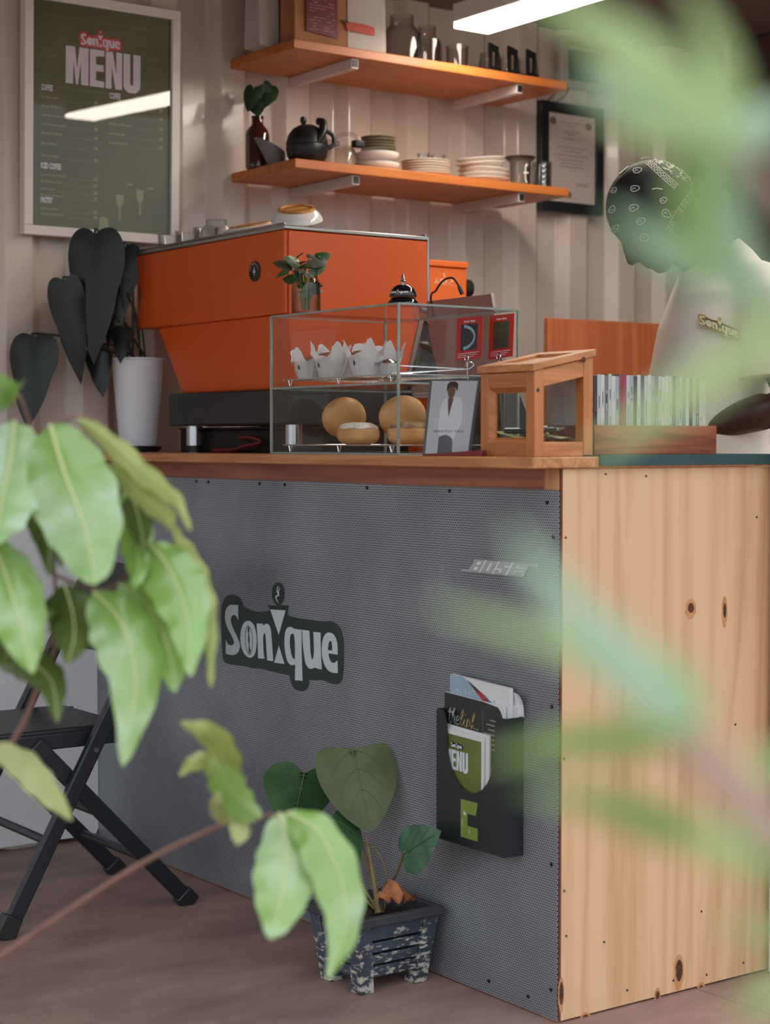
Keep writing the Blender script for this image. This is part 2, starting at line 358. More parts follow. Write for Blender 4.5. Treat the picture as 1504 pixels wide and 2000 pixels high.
def heart_leaf(p0, p1, width, nrm, cup=.12, droop=.15, m=None, parent=None, name='leaf', vein=None, outline=None):
    L, x, y, n = basis(p0, p1, nrm); O = outline or HEART; mb = MB(); K = 6; N = len(O); p0 = V(p0)
    mb.v.append(p0); 
    for r in range(1, K + 1):
        for a, b in O:
            u, v_ = a * r / K, b * r / K
            h = -cup * (abs(u) * 2) ** 1.6 * width * .5 - droop * L * (max(v_, 0) ** 2) + .02 * width * math.cos(9 * v_) * (abs(u) * 2)
            mb.v.append(p0 + x * u * width + y * v_ * L + n * h)
    for k in range(N): mb.f.append((0, 1 + k, 1 + (k + 1) % N))
    for r in range(K - 1):
        for k in range(N):
            a = 1 + r * N + k; b = 1 + r * N + (k + 1) % N; mb.f.append((a, a + N, b + N, b))
    o = mb.obj(name, m, parent, 180)
    if vein:
        vb = MB(); pts = [p0 + y * (t * L) + n * (-droop * L * t * t + .0015) for t in [i / 8 for i in range(8)]]
        vb.tube(pts, [.0018 * (1 - i / 9) for i in range(8)], 4)
        for t0, sg in ((.02, 1), (.02, -1), (.25, 1), (.25, -1), (.5, 1), (.5, -1)):
            q = []
            for i in range(6):
                s_ = i / 5; u = sg * .36 * (1 - t0 * .9) * s_; v_ = t0 + .22 * s_ * s_ + .06 * s_
                h = -cup * (abs(u) * 2) ** 1.6 * width * .5 - droop * L * max(v_, 0) ** 2 + .02 * width * math.cos(9 * v_) * (abs(u) * 2) + .0008
                q.append(p0 + x * u * width + y * v_ * L + n * h)
            vb.tube(q, [.0011 * (1 - i / 7) for i in range(6)], 4)
        vb.obj('leaf_veins', vein, o, 60)
    return o
def long_leaf(pts, width, nrm, m, parent, fold=.18, wave=.05, twist=0., waves=5, name='leaf', vein=None, belly=.8, rnd_=.86, seed=0):
    """blade along a midrib; width profile of an elliptic leaf with a drawn-out tip"""
    rib = curve(pts, 8); N = len(rib); mb = MB(); rnd = random.Random(seed); ph = rnd.random() * 6
    W = 7; Lr = sum((rib[i + 1] - rib[i]).length for i in range(N - 1))
    for i, p in enumerate(rib):
        t = i / (N - 1); y = (rib[min(i + 1, N - 1)] - rib[max(i - 1, 0)]).normalized()
        n = V(nrm); n = (n - y * n.dot(y)).normalized(); x = y.cross(n); a = twist * t
        x, n = x * math.cos(a) + n * math.sin(a), n * math.cos(a) - x * math.sin(a)
        q = t ** belly
        prof = max(math.sin(PI * min(q, 1.)), 0.) ** rnd_ * (1 - .3 * t ** 4) + .015
        for j in range(W):
            s_ = (j / (W - 1)) * 2 - 1
            e = 1 + wave * math.sin(waves * 2 * PI * t + ph + (1 if s_ > 0 else 0)) * abs(s_)
            hw = width / 2 * prof * e
            mb.v.append(p + x * s_ * hw - n * (fold * abs(s_) ** 1.3 * hw) + n * (wave * .6 * width * math.sin(waves * 2 * PI * t + ph * 2) * s_ * abs(s_)))
    for i in range(N - 1):
        for j in range(W - 1):
            a = i * W + j; mb.f.append((a, a + 1, a + W + 1, a + W))
    o = mb.obj(name, m, parent, 180)
    if vein:
        off = V(nrm).normalized() * .0006
        vb = MB(); vb.tube([p + off for p in rib], [width * .028 * (1 - .8 * i / N) for i in range(N)], 5)
        vb.obj('midrib', vein, o, 60)
    return o

# ================================================================== THE SETTING
M_wall = mat('cream_painted_steel', (222, 208, 194), .22, var=.10, scale=2.2, spec=.5, coat=.15)
M_ceil = mat('brown_ceiling_board', (120, 104, 92), .6, var=.15, scale=3)
M_dark = mat('dark_brown_panel', (78, 60, 54), .55, var=.25, scale=4)
M_white = mat('white_paint', (226, 224, 222), .35, var=.06, scale=5)
M_floor = mat('brown_floor_paint', (162, 130, 120), .5, rgb2=(118, 92, 85), scale=3.2, stretch=(1, 2.4, 1), bump=.14, bscale=30, detail=8, ramp=(.3, .75))
# worn specks on the floor paint
def floor_wear(m):
    nt = m.node_tree; b = nt.nodes['Principled BSDF']; src = b.inputs['Base Color'].links[0].from_socket
    tc = nd(nt, 'ShaderNodeTexCoord'); mp = nd(nt, 'ShaderNodeMapping'); mp.inputs['Scale'].default_value = (5, 14, 1)
    nt.links.new(tc.outputs['Object'], mp.inputs[0])
    n = nd(nt, 'ShaderNodeTexNoise'); n.inputs['Scale'].default_value = 1.6; n.inputs['Detail'].default_value = 9; n.inputs['Roughness'].default_value = .7
    nt.links.new(mp.outputs[0], n.inputs['Vector'])
    r = nd(nt, 'ShaderNodeValToRGB'); r.color_ramp.elements[0].position = .63; r.color_ramp.elements[1].position = .74
    nt.links.new(n.outputs[0], r.inputs[0])
    mx = nd(nt, 'ShaderNodeMix', data_type='RGBA'); nt.links.new(r.outputs[0], mx.inputs[0])
    nt.links.new(src, mx.inputs[6]); mx.inputs[7].default_value = (*lin((164, 140, 128)), 1)
    nt.links.new(mx.outputs[2], b.inputs['Base Color'])
floor_wear(M_floor)
M_joist = mat('dark_subfloor', (40, 33, 30), .9)

floor = struct(MB().box(-7, 5, -7, 2.3, -.12, -.03), 'floor', M_joist)
bx, by = 1.22, 1.22
for i in range(-5, 4):
    for j in range(-5, 2):
        x0 = -.86 + i * bx + (.61 if j % 2 else 0); y0 = -.33 + j * by
        MB().box(x0 + .001, x0 + bx - .001, y0 + .001, min(y0 + by, 2.25) - .001, -.03, 0).obj('floor_board', M_floor, floor)

# corrugated container wall
def corrug(x0, x1, ynear, depth, z0, z1, per=.222, flat=.078, thick=.03, off=0.):
    pts = []; sl = (per - 2 * flat) / 2; x = x0 + off - per
    while x < x1:
        pts += [(x, ynear), (x + flat, ynear), (x + flat + sl, ynear + depth), (x + 2 * flat + sl, ynear + depth)]
        x += per
    pts = [p for p in pts if x0 - .001 <= p[0] <= x1 + .001]
    return pts
wp = corrug(-3.2, 2.6, 1.93, .034, 0, 2.45, off=.052)
mb = MB(); n = len(wp)
mb.v = [V((x, y, z)) for z in (-.0, 2.46) for x, y in wp] + [V((x, 2.02, z)) for z in (0, 2.46) for x, y in (wp[0], wp[-1])]
for i in range(n - 1): mb.f.append((i, i + 1, n + i + 1, n + i))
mb.f.append((2 * n, 2 * n + 1, 2 * n + 3, 2 * n + 2))
mb.f += [(0, n, 2 * n + 2, 2 * n), (n - 1, 2 * n + 1, 2 * n + 3, 2 * n - 1)]
wall_back = struct(mb, 'wall_back', M_wall, smooth=0, bevel=.004)
struct(MB().box(2.30, 2.38, -.2, 1.928, 0, 2.45), 'wall_right', M_dark)
struct(MB().box(-3.2, 2.6, -.42, 2.02, 2.46, 2.52), 'ceiling', M_ceil)
struct(MB().box(-3.2, 2.6, -.44, -.34, 2.34, 2.459), 'trim_1', M_white, bevel=.006)
struct(MB().box(.556, .64, -.11, -.018, 0, 2.338), 'trim_2', M_white, bevel=.006)
# smooth white kick board in front of the corrugations, left of the counter
kb0 = [(-1.6, .012), (-.03, .012), (-.016, .016), (-.008, .028), (-.008, 1.0), (-1.6, 1.0)]
struct(MB().slab(kb0, lambda x, z: V((x, 1.914, z)), lambda x, z: V((x, 1.926, z))), 'trim_4', mat('smooth_white_board', (246, 246, 248), .3, var=.05, scale=3))
# upright seams of the dark end wall
for y in (.45, .95, 1.45): struct(MB().box(2.285, 2.30, y, y + .05, 0, 2.45), 'trim_3', M_dark, bevel=.003)
mb = MB().tube(curve([(2.25, 1.716, 0), (2.25, 1.716, 1.2), (2.25, 1.716, 2.45)], 2), .014, 12)
root = thing('conduit_pipe', 'pale upright conduit pipe in front of dark end wall', 'pipe', (2.25, 1.716, 0))
mb.obj('pipe', mat('conduit_grey', (170, 150, 140), .4), root)
for z in (.8, 1.7, 2.2): MB().box(2.243, 2.3, 1.69, 1.742, z, z + .02).obj('clamp', M_white, root, bevel=.002)

# ================================================================== COUNTER
M_ply = wood('pale_plywood', (218, 177, 138), (198, 152, 112), axis=2, rough=.5, scale=.55, sharp=(.18, .62))
M_pine = wood('oiled_pine', (208, 148, 96), (172, 108, 66), axis=1, rough=.4, scale=2., sharp=(.2, .9))
M_frame = wood('brown_frame_board', (172, 108, 78), (148, 86, 60), axis=1, rough=.5, scale=.9)
M_batten = wood('pale_batten', (206, 152, 104), (168, 112, 74), axis=2, rough=.5, scale=2.)
M_edge = mat('red_ply_edge', (120, 62, 42), .7, var=.3, scale=60)
M_screw = mat('dark_screw', (44, 42, 44), .4, .8)

# perforated steel: rows of staggered round holes over a dark backing
def perforated():
    m = bpy.data.materials.new('perforated_steel'); m.use_nodes = True; nt = m.node_tree; b = nt.nodes['Principled BSDF']
    tc = nd(nt, 'ShaderNodeTexCoord'); sp = nd(nt, 'ShaderNodeSeparateXYZ'); nt.links.new(tc.outputs['Object'], sp.inputs[0])
    P = .0058
    def mth(op, a, b_=None, c=None):
        n = nd(nt, 'ShaderNodeMath', operation=op)
        for i, v in enumerate((a, b_, c)):
            if v is None: continue
            if isinstance(v, (int, float)): n.inputs[i].default_value = v
            else: nt.links.new(v, n.inputs[i])
        return n.outputs[0]
    rz = mth('DIVIDE', sp.outputs[2], P * .866)
    row = mth('FLOOR', rz)
    odd = mth('MULTIPLY', mth('MODULO', row, 2.), .5)
    cy = mth('ADD', mth('DIVIDE', sp.outputs[1], P), odd)
    fy = mth('SUBTRACT', mth('FRACT', cy), .5); fz = mth('MULTIPLY', mth('SUBTRACT', mth('FRACT', rz), .5), .866)
    d = mth('SQRT', mth('ADD', mth('MULTIPLY', fy, fy), mth('MULTIPLY', fz, fz)))
    r = nd(nt, 'ShaderNodeValToRGB'); r.color_ramp.elements[0].position = .27; r.color_ramp.elements[1].position = .33
    nt.links.new(d, r.inputs[0])
    # worn cloudy steel
    n1 = nd(nt, 'ShaderNodeTexNoise'); n1.inputs['Scale'].default_value = 2.6; n1.inputs['Detail'].default_value = 5
    nt.links.new(tc.outputs['Object'], n1.inputs['Vector'])
    r2 = nd(nt, 'ShaderNodeValToRGB'); r2.color_ramp.elements[0].color = (*lin((144, 148, 157)), 1); r2.color_ramp.elements[1].color = (*lin((182, 186, 194)), 1)
    r2.color_ramp.elements[0].position = .35; r2.color_ramp.elements[1].position = .7
    nt.links.new(n1.outputs[0], r2.inputs[0])
    mx = nd(nt, 'ShaderNodeMix', data_type='RGBA'); nt.links.new(r.outputs[0], mx.inputs[0])
    mx.inputs[6].default_value = (*lin((44, 42, 44)), 1); nt.links.new(r2.outputs[0], mx.inputs[7])
    nt.links.new(mx.outputs[2], b.inputs['Base Color'])
    b.inputs['Metallic'].default_value = .35; b.inputs['Roughness'].default_value = .38
    bp = nd(nt, 'ShaderNodeBump'); bp.inputs['Strength'].default_value = .25; bp.inputs['Distance'].default_value = .002
    nt.links.new(r.outputs[0], bp.inputs['Height']); nt.links.new(bp.outputs[0], b.inputs['Normal'])
    return m
M_perf = perforated()

ctr = thing('service_counter', 'long cafe counter with perforated steel front and knotty plywood end', 'counter', (0, 0, 0))
MB().box(.004, .55, .018, 1.925, .0, 1.048).obj('carcass', M_frame, ctr)
MB().box(-.002, .004, .045, 1.925, .0, 1.0485).obj('front_board', M_frame, ctr)
MB().box(-.004, .012, .0, .045, .0, 1.0485).obj('corner_batten', M_batten, ctr, bevel=.001)
sp_ = MB().box(-.007, -.0042, -.002, 1.924, .004, 1.009).obj('perforated_panel', M_perf, ctr)
ply = MB().box(.0, .592, -.006, .0, .004, 1.0485).obj('plywood_end_panel', M_ply, ctr)
MB().box(-.0035, .0, -.006, .0, .004, 1.0485).obj('panel_edge', M_edge, ctr)
# screws along the rim of the steel sheet
for i, (y, z) in enumerate([(.03, .985), (.012, .92), (.33, 1.0), (.62, 1.0), (.95, 1.0), (1.06, 1.0), (1.3, 1.0), (1.36, 1.0), (1.6, 1.0), (.014, .6), (.014, .3), (.014, .06), (.2, .03), (.08, .03)]):
    MB().lathe([(.004, 0), (.004, .0015), (.001, .003)], n=10, M=Matrix.Rotation(-PI / 2, 4, 'Y'), c=(-.007, y, z)).obj('screw', M_screw, sp_)
# knots, a filled patch and nail heads in the plywood
M_knot = mat('knot_brown', (96, 54, 30), .6, rgb2=(52, 28, 18), scale=90, detail=3)
M_knotring = mat('knot_ring', (200, 144, 98), .55, rgb2=(184, 122, 78), scale=60, stretch=(1, 1, .4))
M_nail = mat('nail_head', (70, 62, 58), .5, .6)
def knot(px, py, rx, rz, ring=1.9, lean=0.):
    c = pY(px, py, -.006)
    for nm, k, off, mm in (('knot_ring', ring, .0006, M_knotring), ('knot', 1., .0012, M_knot)):
        lp = [(rx * k * math.cos(a * PI / 8) * (1 + .12 * math.sin(3 * a)), rz * k * math.sin(a * PI / 8) * (1.25 if nm == 'knot_ring' and math.sin(a * PI / 8) < 0 else 1)) for a in range(16)]
        MB().slab(lp, lambda x, y: V((c.x + x + lean * y, -.006 - off, c.z + y)), lambda x, y: V((c.x + x + lean * y, -.005, c.z + y))).obj(nm, mm, ply)
knot(1349, 1187, .008, .010, 1.8); knot(1415, 1192, .004, .015, 1.9); knot(1326, 1895, .009, .022, 1.5)
knot(1369, 1930, .006, .007, 1.8); knot(1143, 1988, .008, .007, 1.6); knot(1284, 1945, .005, .010, 1.7); knot(1096, 1940, .005, .022, 1.4)
for px, py in ((1105, 1050), (1105, 1230), (1102, 1482), (1102, 1740), (1106, 1828), (1180, 1840), (1225, 1934), (1370, 1780), (1436, 1415), (1478, 1010), (1262, 930), (1183, 926), (1452, 1880), (1380, 1904), (1315, 1915)):
    c = pY(px, py, -.006); MB().lathe([(.0026, 0), (.0022, .001)], n=8, M=Matrix.Rotation(PI / 2, 4, 'X'), c=(c.x, -.006, c.z)).obj('nail', M_nail, ply)

top = thing('countertop', 'oiled pine countertop along the steel-fronted counter', 'countertop', (0, 0, 1.049))
t_ = MB().box(-.08, .70, -.014, 1.926, 1.0492, 1.071).obj('top_board', M_pine, top, bevel=.003)
M_mat = mat('dark_green_mat', (42, 84, 80), .55, rgb2=(30, 62, 66), scale=3)
mb = MB().box(.083, .598, -.018, .60, 1.0712, 1.0740); mb.box(.083, .598, -.018, -.0145, 1.0535, 1.0712)
TOPM = 1.0741
single(mb, 'counter_mat', M_mat, 'dark green mat draped over the plywood end of the countertop', 'mat')

# shop sticker and speaker badge on the steel
M_stk = mat('dark_green_vinyl', (44, 58, 52), .45); M_stw = mat('white_vinyl', (206, 214, 220), .45); M_stg = mat('grey_print', (70, 84, 84), .5)
stk = thing('shop_sticker', 'large dark green vinyl sticker reading Sonique on the steel front', 'sticker', (-.0075, .97, .534))
logo(lambda x, y: V((-.0078, 1.231 - .521 * x, .534 + .521 * y)), stk, M_stk, M_stw, M_stg, lift=(-.0006, 0, 0))
bd = thing('speaker_badge', 'silver metal badge reading BOSE on the perforated steel', 'badge', (-.007, .17, .84))
M_badge = mat('badge_silver', (168, 170, 172), .45, .0); M_badgel = mat('badge_bright', (226, 228, 230), .4, .0)
def bf(x, y): return V((-.0076, .288 - .2145 * x - .0, .8405 + .026 * y))
sh = lambda x, y: bf(x + .10 * y, y)
# slanted block letters on a slanted plate, underlined to the left, overlined to the right
plate = [(0, 0), (0, .16), (.105, .16), (.105, 1), (1.0, 1), (1.0, .84), (.89, .84), (.89, .0)]
MB().slab(plate, sh, lambda x, y: sh(x, y) + V((-.003, 0, 0))).obj('badge_plate', M_badge, bd)
mb = MB(); f2 = lambda x, y: sh(x, y) + V((-.0034, 0, 0))
for a, b, c, d in ((.17, .22, .18, .42), (.17, .22, .58, .84), (.265, .285, 0, 1), (.355, .385, .18, .82), (.455, .475, 0, 1), (.475, .56, .34, .46), (.535, .565, .14, .36), (.575, .645, .58, .68), (.645, .67, 0, 1), (.74, .755, .2, .38), (.74, .755, .58, .82), (.755, .86, .34, .40), (.755, .86, .58, .64), (.875, .89, .02, .2), (.985, 1.0, .8, .98)):
    mb = MB(); rect(mb, f2, a, b, c, d); mb.obj('badge_stroke', M_badgel, bd, 0)

# ================================================================== WALL THINGS
M_frw = mat('white_frame', (232, 222, 216), .3); M_ink = mat('poster_green', (90, 91, 48), .55, rgb2=(80, 82, 41), scale=3)
M_red = mat('poster_red', (196, 50, 40), .5); M_prw = mat('poster_white', (214, 206, 214), .5); M_prg = mat('poster_pale_print', (132, 132, 92), .5)
M_pglass = glass('picture_glass', (255, 255, 255), 1.25, .0)
mx0, mx1, mz0, mz1 = -.222, .246, 1.652, 2.300
menu = thing('menu_poster', 'white framed green menu poster on the corrugated wall', 'poster', (mx0, 1.93, mz0))
F_ = .026
MB().box(mx0, mx1, 1.912, 1.928, mz0, mz1).obj('backing_board', M_frw, menu)
for a, b, c, d in ((mx0, mx1, mz1 - F_, mz1), (mx0, mx1, mz0, mz0 + F_), (mx0, mx0 + F_, mz0 + F_, mz1 - F_), (mx1 - F_, mx1, mz0 + F_, mz1 - F_)):
    MB().box(a, b, 1.898, 1.9118, c, d).obj('frame_bar', M_frw, menu, bevel=.002)
ix0, ix1, iz0, iz1 = mx0 + F_, mx1 - F_, mz0 + F_, mz1 - F_
prt = MB().box(ix0, ix1, 1.9105, 1.9119, iz0, iz1).obj('printed_sheet', M_ink, menu)
W_, H_ = ix1 - ix0, iz1 - iz0
def pf(x, y, d=.0004): return V((ix0 + x * W_, 1.9105 - d, iz1 - y * H_))      # x right, y down, both 0..1
logo(lambda x, y: pf(.335 + .30 * x, .19 - .30 * y * W_ / H_), prt, M_red, M_prw, None, lift=(0, -.0003, 0), name='print_logo', bgname='print_badge')
mb = MB(); menu_word(mb, lambda x, y: pf(x, y), .235, .775, .352, .185); mb.obj('print_title', M_prw, prt, 0)
mb = MB()
for t, x, x1_, y in (('COFFEE', .065, .145, .395), ('COFFEE', .55, .63, .395), ('ICED COFFEE', .065, .205, .742), ('PASTRY', .065, .15, .895)):
    mb = MB(); addtext(mb, t, pf, x, x1_, y, -.024, .045); mb.obj('print_heading', M_prw, prt, 0)
mb = MB(); rnd = random.Random(3)
# item lines too faint to read: short worn strokes, a rule and a price tick
for x, ys in ((.065, [.43, .47, .51, .55, .59, .635, .69, .775, .805, .838, .865, .925, .95]), (.545, [.43, .47, .515, .56, .60])):
    for y in ys:
        ln = rnd.uniform(.1, .18)
        k = 0
        while k < ln:
            wd = rnd.uniform(.012, .03); rect(mb, pf, x + k, x + min(k + wd, ln), y, y - rnd.uniform(.006, .010)); k += wd + .006
        rect(mb, pf, x + ln + .02, x + .40, y + .004, y + .0052)
        rect(mb, pf, x + .375, x + .40, y + .001, y - .012)
# line border and two drawn coffee drippers
for a, b, c, d in ((.065, .8, .06, .0615), (.065, .066, .06, .2), (.065, .93, .375, .3762)): rect(mb, pf, a, b, c, d)
stroke(mb, pf, [(.8, .06), (.87, .075), (.91, .11), (.92, .15), (.91, .19), (.87, .22), (.82, .235)], .002)
stroke(mb, pf, [(.2, .235), (.12, .24), (.08, .28), (.08, .33), (.12, .37)], .002)
for cx, cy in ((.63, .83), (.78, .80)):
    mb.poly([[(cx - .03, cy), (cx + .03, cy), (cx + .022, cy + .045), (cx + .006, cy + .06), (cx + .006, cy + .09), (cx + .012, cy + .115), (cx - .012, cy + .115), (cx - .006, cy + .09), (cx - .006, cy + .06), (cx - .022, cy + .045)]], pf)
for cx, cy in ((.70, .775), (.86, .785)): rect(mb, pf, cx - .02, cx + .02, cy, cy + .008)
mb.poly([[(.48, .945), (.51, .935), (.54, .945), (.545, .97), (.56, .995), (.47, .995), (.485, .97)]], pf); rect(mb, pf, .37, .58, .997, 1.0)
mb.obj('print_small', M_prg, prt, 0)
MB().box(ix0, ix1, 1.9055, 1.9070, iz0, iz1).obj('pane', M_pglass, menu)
menu.rotation_euler = (.028, 0, 0)          # hangs with its top edge a little off the wall

# certificate
M_blk = mat('black_frame', (34, 35, 38), .35); M_paper = mat('certificate_paper', (206, 192, 184), .6, var=.06, scale=6); M_pt = mat('faint_ink', (140, 124, 118), .7); M_seal = mat('seal_grey', (120, 112, 100), .6)
cx0, cx1, cz0, cz1 = 1.590, 1.866, 1.853, 2.209
ct = thing('certificate', 'black framed certificate hanging on the wall right of the shelves', 'certificate', (cx0, 1.93, cz0))
F_ = .034
MB().box(cx0, cx1, 1.914, 1.928, cz0, cz1).obj('backing_board', M_blk, ct)
for a, b, c, d in ((cx0, cx1, cz1 - F_, cz1), (cx0, cx1, cz0, cz0 + F_), (cx0, cx0 + F_, cz0 + F_, cz1 - F_), (cx1 - F_, cx1, cz0 + F_, cz1 - F_)):
    MB().box(a, b, 1.904, 1.9139, c, d).obj('frame_bar', M_blk, ct, bevel=.002)
pp = MB().box(cx0 + F_, cx1 - F_, 1.9125, 1.9139, cz0 + F_, cz1 - F_).obj('paper', M_paper, ct)
def cf(x, y): return V((cx0 + F_ + x * (cx1 - cx0 - 2 * F_), 1.9120, cz1 - F_ - y * (cz1 - cz0 - 2 * F_)))
mb = MB()
for y, a, b in ((.10, .25, .75), (.135, .38, .62), (.20, .35, .65), (.23, .42, .58), (.28, .3, .7), (.38, .2, .8), (.42, .3, .7), (.47, .15, .85), (.52, .22, .78), (.56, .3, .7), (.60, .25, .75), (.78, .6, .85), (.80, .62, .83)):
    x = a
    while x < b:
        wd = rnd.uniform(.03, .09); rect(mb, cf, x, min(x + wd, b), y, y - .010); x += wd + .015
mb.obj('faint_lines', M_pt, pp, 0)['kind'] = 'stuff'
for x, y, r in ((.11, .09, .07), (.86, .11, .07), (.45, .91, .06)):
    MB().poly([[(x + r * math.cos(a * PI / 8), y + .62 * r * math.sin(a * PI / 8)) for a in range(16)]], cf).obj('seal', M_seal, pp, 0)
MB().tube(curve([(1.62, 1.91, 2.209), (1.67, 1.915, 2.245), (1.72, 1.92, 2.26), (1.70, 1.92, 2.235), (1.66, 1.915, 2.21)], 5), .002, 6).obj('hanging_wire', M_blk, ct)

# small wall box
wb = thing('wall_box', 'pale wall box with dark green window above the certificate', 'electrical box', (1.68, 1.93, 2.29))
MB().box(1.672, 1.868, 1.90, 1.929, 2.262, 2.43).obj('housing', mat('box_grey', (176, 168, 154), .5), wb, bevel=.006)
MB().box(1.700, 1.838, 1.896, 1.90, 2.285, 2.385).obj('window', mat('green_window', (54, 72, 54), .3), wb, bevel=.002)
MB().box(1.700, 1.838, 1.898, 1.90, 2.398, 2.415).obj('slot', mat('slot_grey', (120, 112, 104), .5), wb)

# shelves
M_shelf = wood('orange_shelf_wood', (208, 126, 58), (180, 98, 44), axis=0, rough=.4, scale=1.4, sharp=(.15, .95))
M_brk = mat('bracket_white', (214, 206, 200), .35); M_cap = mat('black_cap', (28, 27, 28), .5)
def shelf(z, x0, x1, label, bxs):
    r = thing('wall_shelf', label, 'shelf', ((x0 + x1) / 2, 1.93, z - .03), group='orange wooden wall shelves')
    MB().box(x0, x1, 1.592, 1.929, z - .026, z).obj('board', M_shelf, r, bevel=.002)
    for x in bxs:
        b = MB(); b.box(x - .012, x + .012, 1.605, 1.929, z - .054, z - .0262); bo = b.obj('bracket', M_brk, r, bevel=.0015)
        MB().box(x - .009, x + .009, 1.6035, 1.605, z - .050, z - .030).obj('end_cap', M_cap, bo)
    return r
ZL, ZU = 1.873, 2.196
shelf(ZL, .437, 1.432, 'lower orange wooden wall shelf carrying teapot and crockery', (.648, 1.255))
shelf(ZU, .434, 1.424, 'upper orange wooden wall shelf carrying coffee bags and glassware', (.645, 1.246))

# strip lamp
M_led = mat('lamp_diffuser', (255, 255, 255), .5, emit=((1, .88, .76), LED_STRENGTH))
lamp = thing('strip_lamp', 'long white batten lamp shining under the ceiling', 'lamp', (.99, .7, 2.28))
MB().box(.925, 1.055, -.28, 1.52, 2.292, 2.345).obj('housing', M_white, lamp, bevel=.003)
MB().box(.928, 1.052, -.277, 1.517, 2.276, 2.2918).obj('diffuser', M_led, lamp)
for y in (.1, 1.2): MB().cyl((.99, y, 2.3445), (.99, y, 2.46), .005, n=8).obj('hanger_rod', M_brk, lamp)

# ================================================================== ESPRESSO MACHINE
TOP = 1.0711
M_or = mat('orange_enamel', (214, 86, 10), .40, var=.05, scale=4)
M_blkm = mat('black_enamel', (38, 40, 42), .42, bump=.03, bscale=200); M_chr = mat('chrome', (205, 205, 208), .12, 1.); M_alu = mat('brushed_steel', (168, 166, 162), .32, .9)
M_pl = mat('black_plastic', (24, 24, 26), .35)
mx, my0, my1 = .052, 1.042, 1.785
esp = thing('espresso_machine', 'big orange espresso machine with black base and chrome feet', 'espresso machine', (.26, 1.41, TOP))
XB = .474
MB().box(mx, XB - .004, my0 + .004, my1, 1.402, 1.600).obj('upper_housing', M_or, esp, bevel=.004)
sidep = MB().box(mx + .012, XB, my0, my0 + .0039, 1.402, 1.598).obj('side_panel', M_or, esp, bevel=.0015)
MB().box(XB - .0005, XB + .007, my0 - .001, my1, 1.395, 1.604).obj('edge_trim', M_alu, esp, bevel=.002)
lo = MB(); lo.hexa([(mx + .045, my0 + .03, 1.226), (XB - .05, my0 + .03, 1.226), (XB - .05, my1 - .17, 1.226), (mx + .045, my1 - .17, 1.226)],
                   [(mx + .012, my0 + .006, 1.402), (XB - .02, my0 + .006, 1.402), (XB - .02, my1 - .098, 1.402), (mx + .012, my1 - .098, 1.402)])
lo.obj('lower_housing', M_or, esp, bevel=.003)
lt = MB(); lt.hexa([(XB - .052, my0 + .026, 1.226), (XB - .044, my0 + .026, 1.226), (XB - .044, my1 - .17, 1.226), (XB - .052, my1 - .17, 1.226)],
                   [(XB - .022, my0 + .003, 1.402), (XB - .008, my0 + .003, 1.402), (XB - .008, my1 - .098, 1.402), (XB - .022, my1 - .098, 1.402)])
lt.obj('lower_trim', M_alu, esp)
MB().box(mx + .02, XB + .08, my0 + .01, my1 - .135, 1.140, 1.226).obj('base_tray', M_blkm, esp, bevel=.006)
for x in (mx + .055, XB + .03):
    for y in (my0 + .045, my1 - .215):
        ft = MB().lathe([(.0215, .018), (.0215, .0695)], (x, y, TOP), 24).obj('foot', M_chr, esp)
        MB().lathe([(.021, 0), (.0215, .0178)], (x, y, TOP), 24).obj('rubber_pad', M_pl, ft)
MB().box(mx - .001, XB + .006, my0 - .001, my1 + .001, 1.6005, 1.610).obj('cup_tray', M_alu, esp, bevel=.002)
for x in (mx + .004, XB - .002): MB().tube([(x, my0 + .004, 1.614), (x, my1 - .004, 1.614)], .003, 8).obj('tray_rail', M_alu, esp)
# round black badge with lettering around its rim
c = pX(498, 530, mx - .0008); R_ = .0245
bdg = MB().lathe([(R_, 0), (R_, .0014), (R_ * .97, .002)], c, 32, Matrix.Rotation(-PI / 2, 4, 'Y')).obj('badge', M_pl, esp)
M_bw = mat('badge_print', (186, 188, 190), .5)
mb = MB(); s_ = 'LA MARZOCCO'
for i, ch in enumerate(s_):
    if ch == ' ': continue
    an = math.radians(165 - i * 15)
    ctr_ = V((c.x - .0024, c.y - math.cos(an) * R_ * .76, c.z + math.sin(an) * R_ * .76)); tg = V((0, -math.sin(an), -math.cos(an))); ra = V((0, -math.cos(an), math.sin(an)))
    addtext(mb, ch, lambda x, y, o=ctr_, t=tg, r=ra: o + t * x + r * y, -.0022, .0022, -.0025, .005)
mb.obj('badge_ring_text', M_bw, bdg, 0)['kind'] = 'stuff'
mb = MB(); g = lambda x, y: V((c.x - .0024, c.y - x * R_, c.z + y * R_))
mb.poly([[(0, .45), (.12, .1), (.35, -.1), (.12, -.12), (0, -.5), (-.12, -.12), (-.35, -.1), (-.12, .1)]], g); mb.obj('badge_emblem', M_bw, bdg, 0)
# group heads with portafilters on the barista's side
for y in (my0 + .17, my0 + .45):
    gh = MB().cyl((XB + .055, y, 1.372), (XB + .055, y, 1.402), .036, n=24); gh.box(XB - .03, XB + .07, y - .03, y + .03, 1.400, 1.43)
    gh = gh.obj('group_head', M_chr, esp, bevel=.002)
    MB().cyl((XB + .055, y, 1.345), (XB + .055, y, 1.3718), .034, .036, 24).obj('filter_basket', M_alu, gh)
    MB().tube(curve([(XB + .088, y, 1.358), (XB + .12, y, 1.352), (XB + .17, y, 1.335), (XB + .215, y, 1.32)], 4), [.007] * 4 + [.012] * 5 + [.014] * 4, 12).obj('handle', M_pl, gh)
MB().tube(curve([(XB - .02, my0 - .0, 1.43), (XB + .03, my0 - .02, 1.42), (XB + .06, my0 - .02, 1.36), (XB + .05, my0 - .015, 1.25)], 5), .006, 10).obj('steam_wand', M_chr, esp)
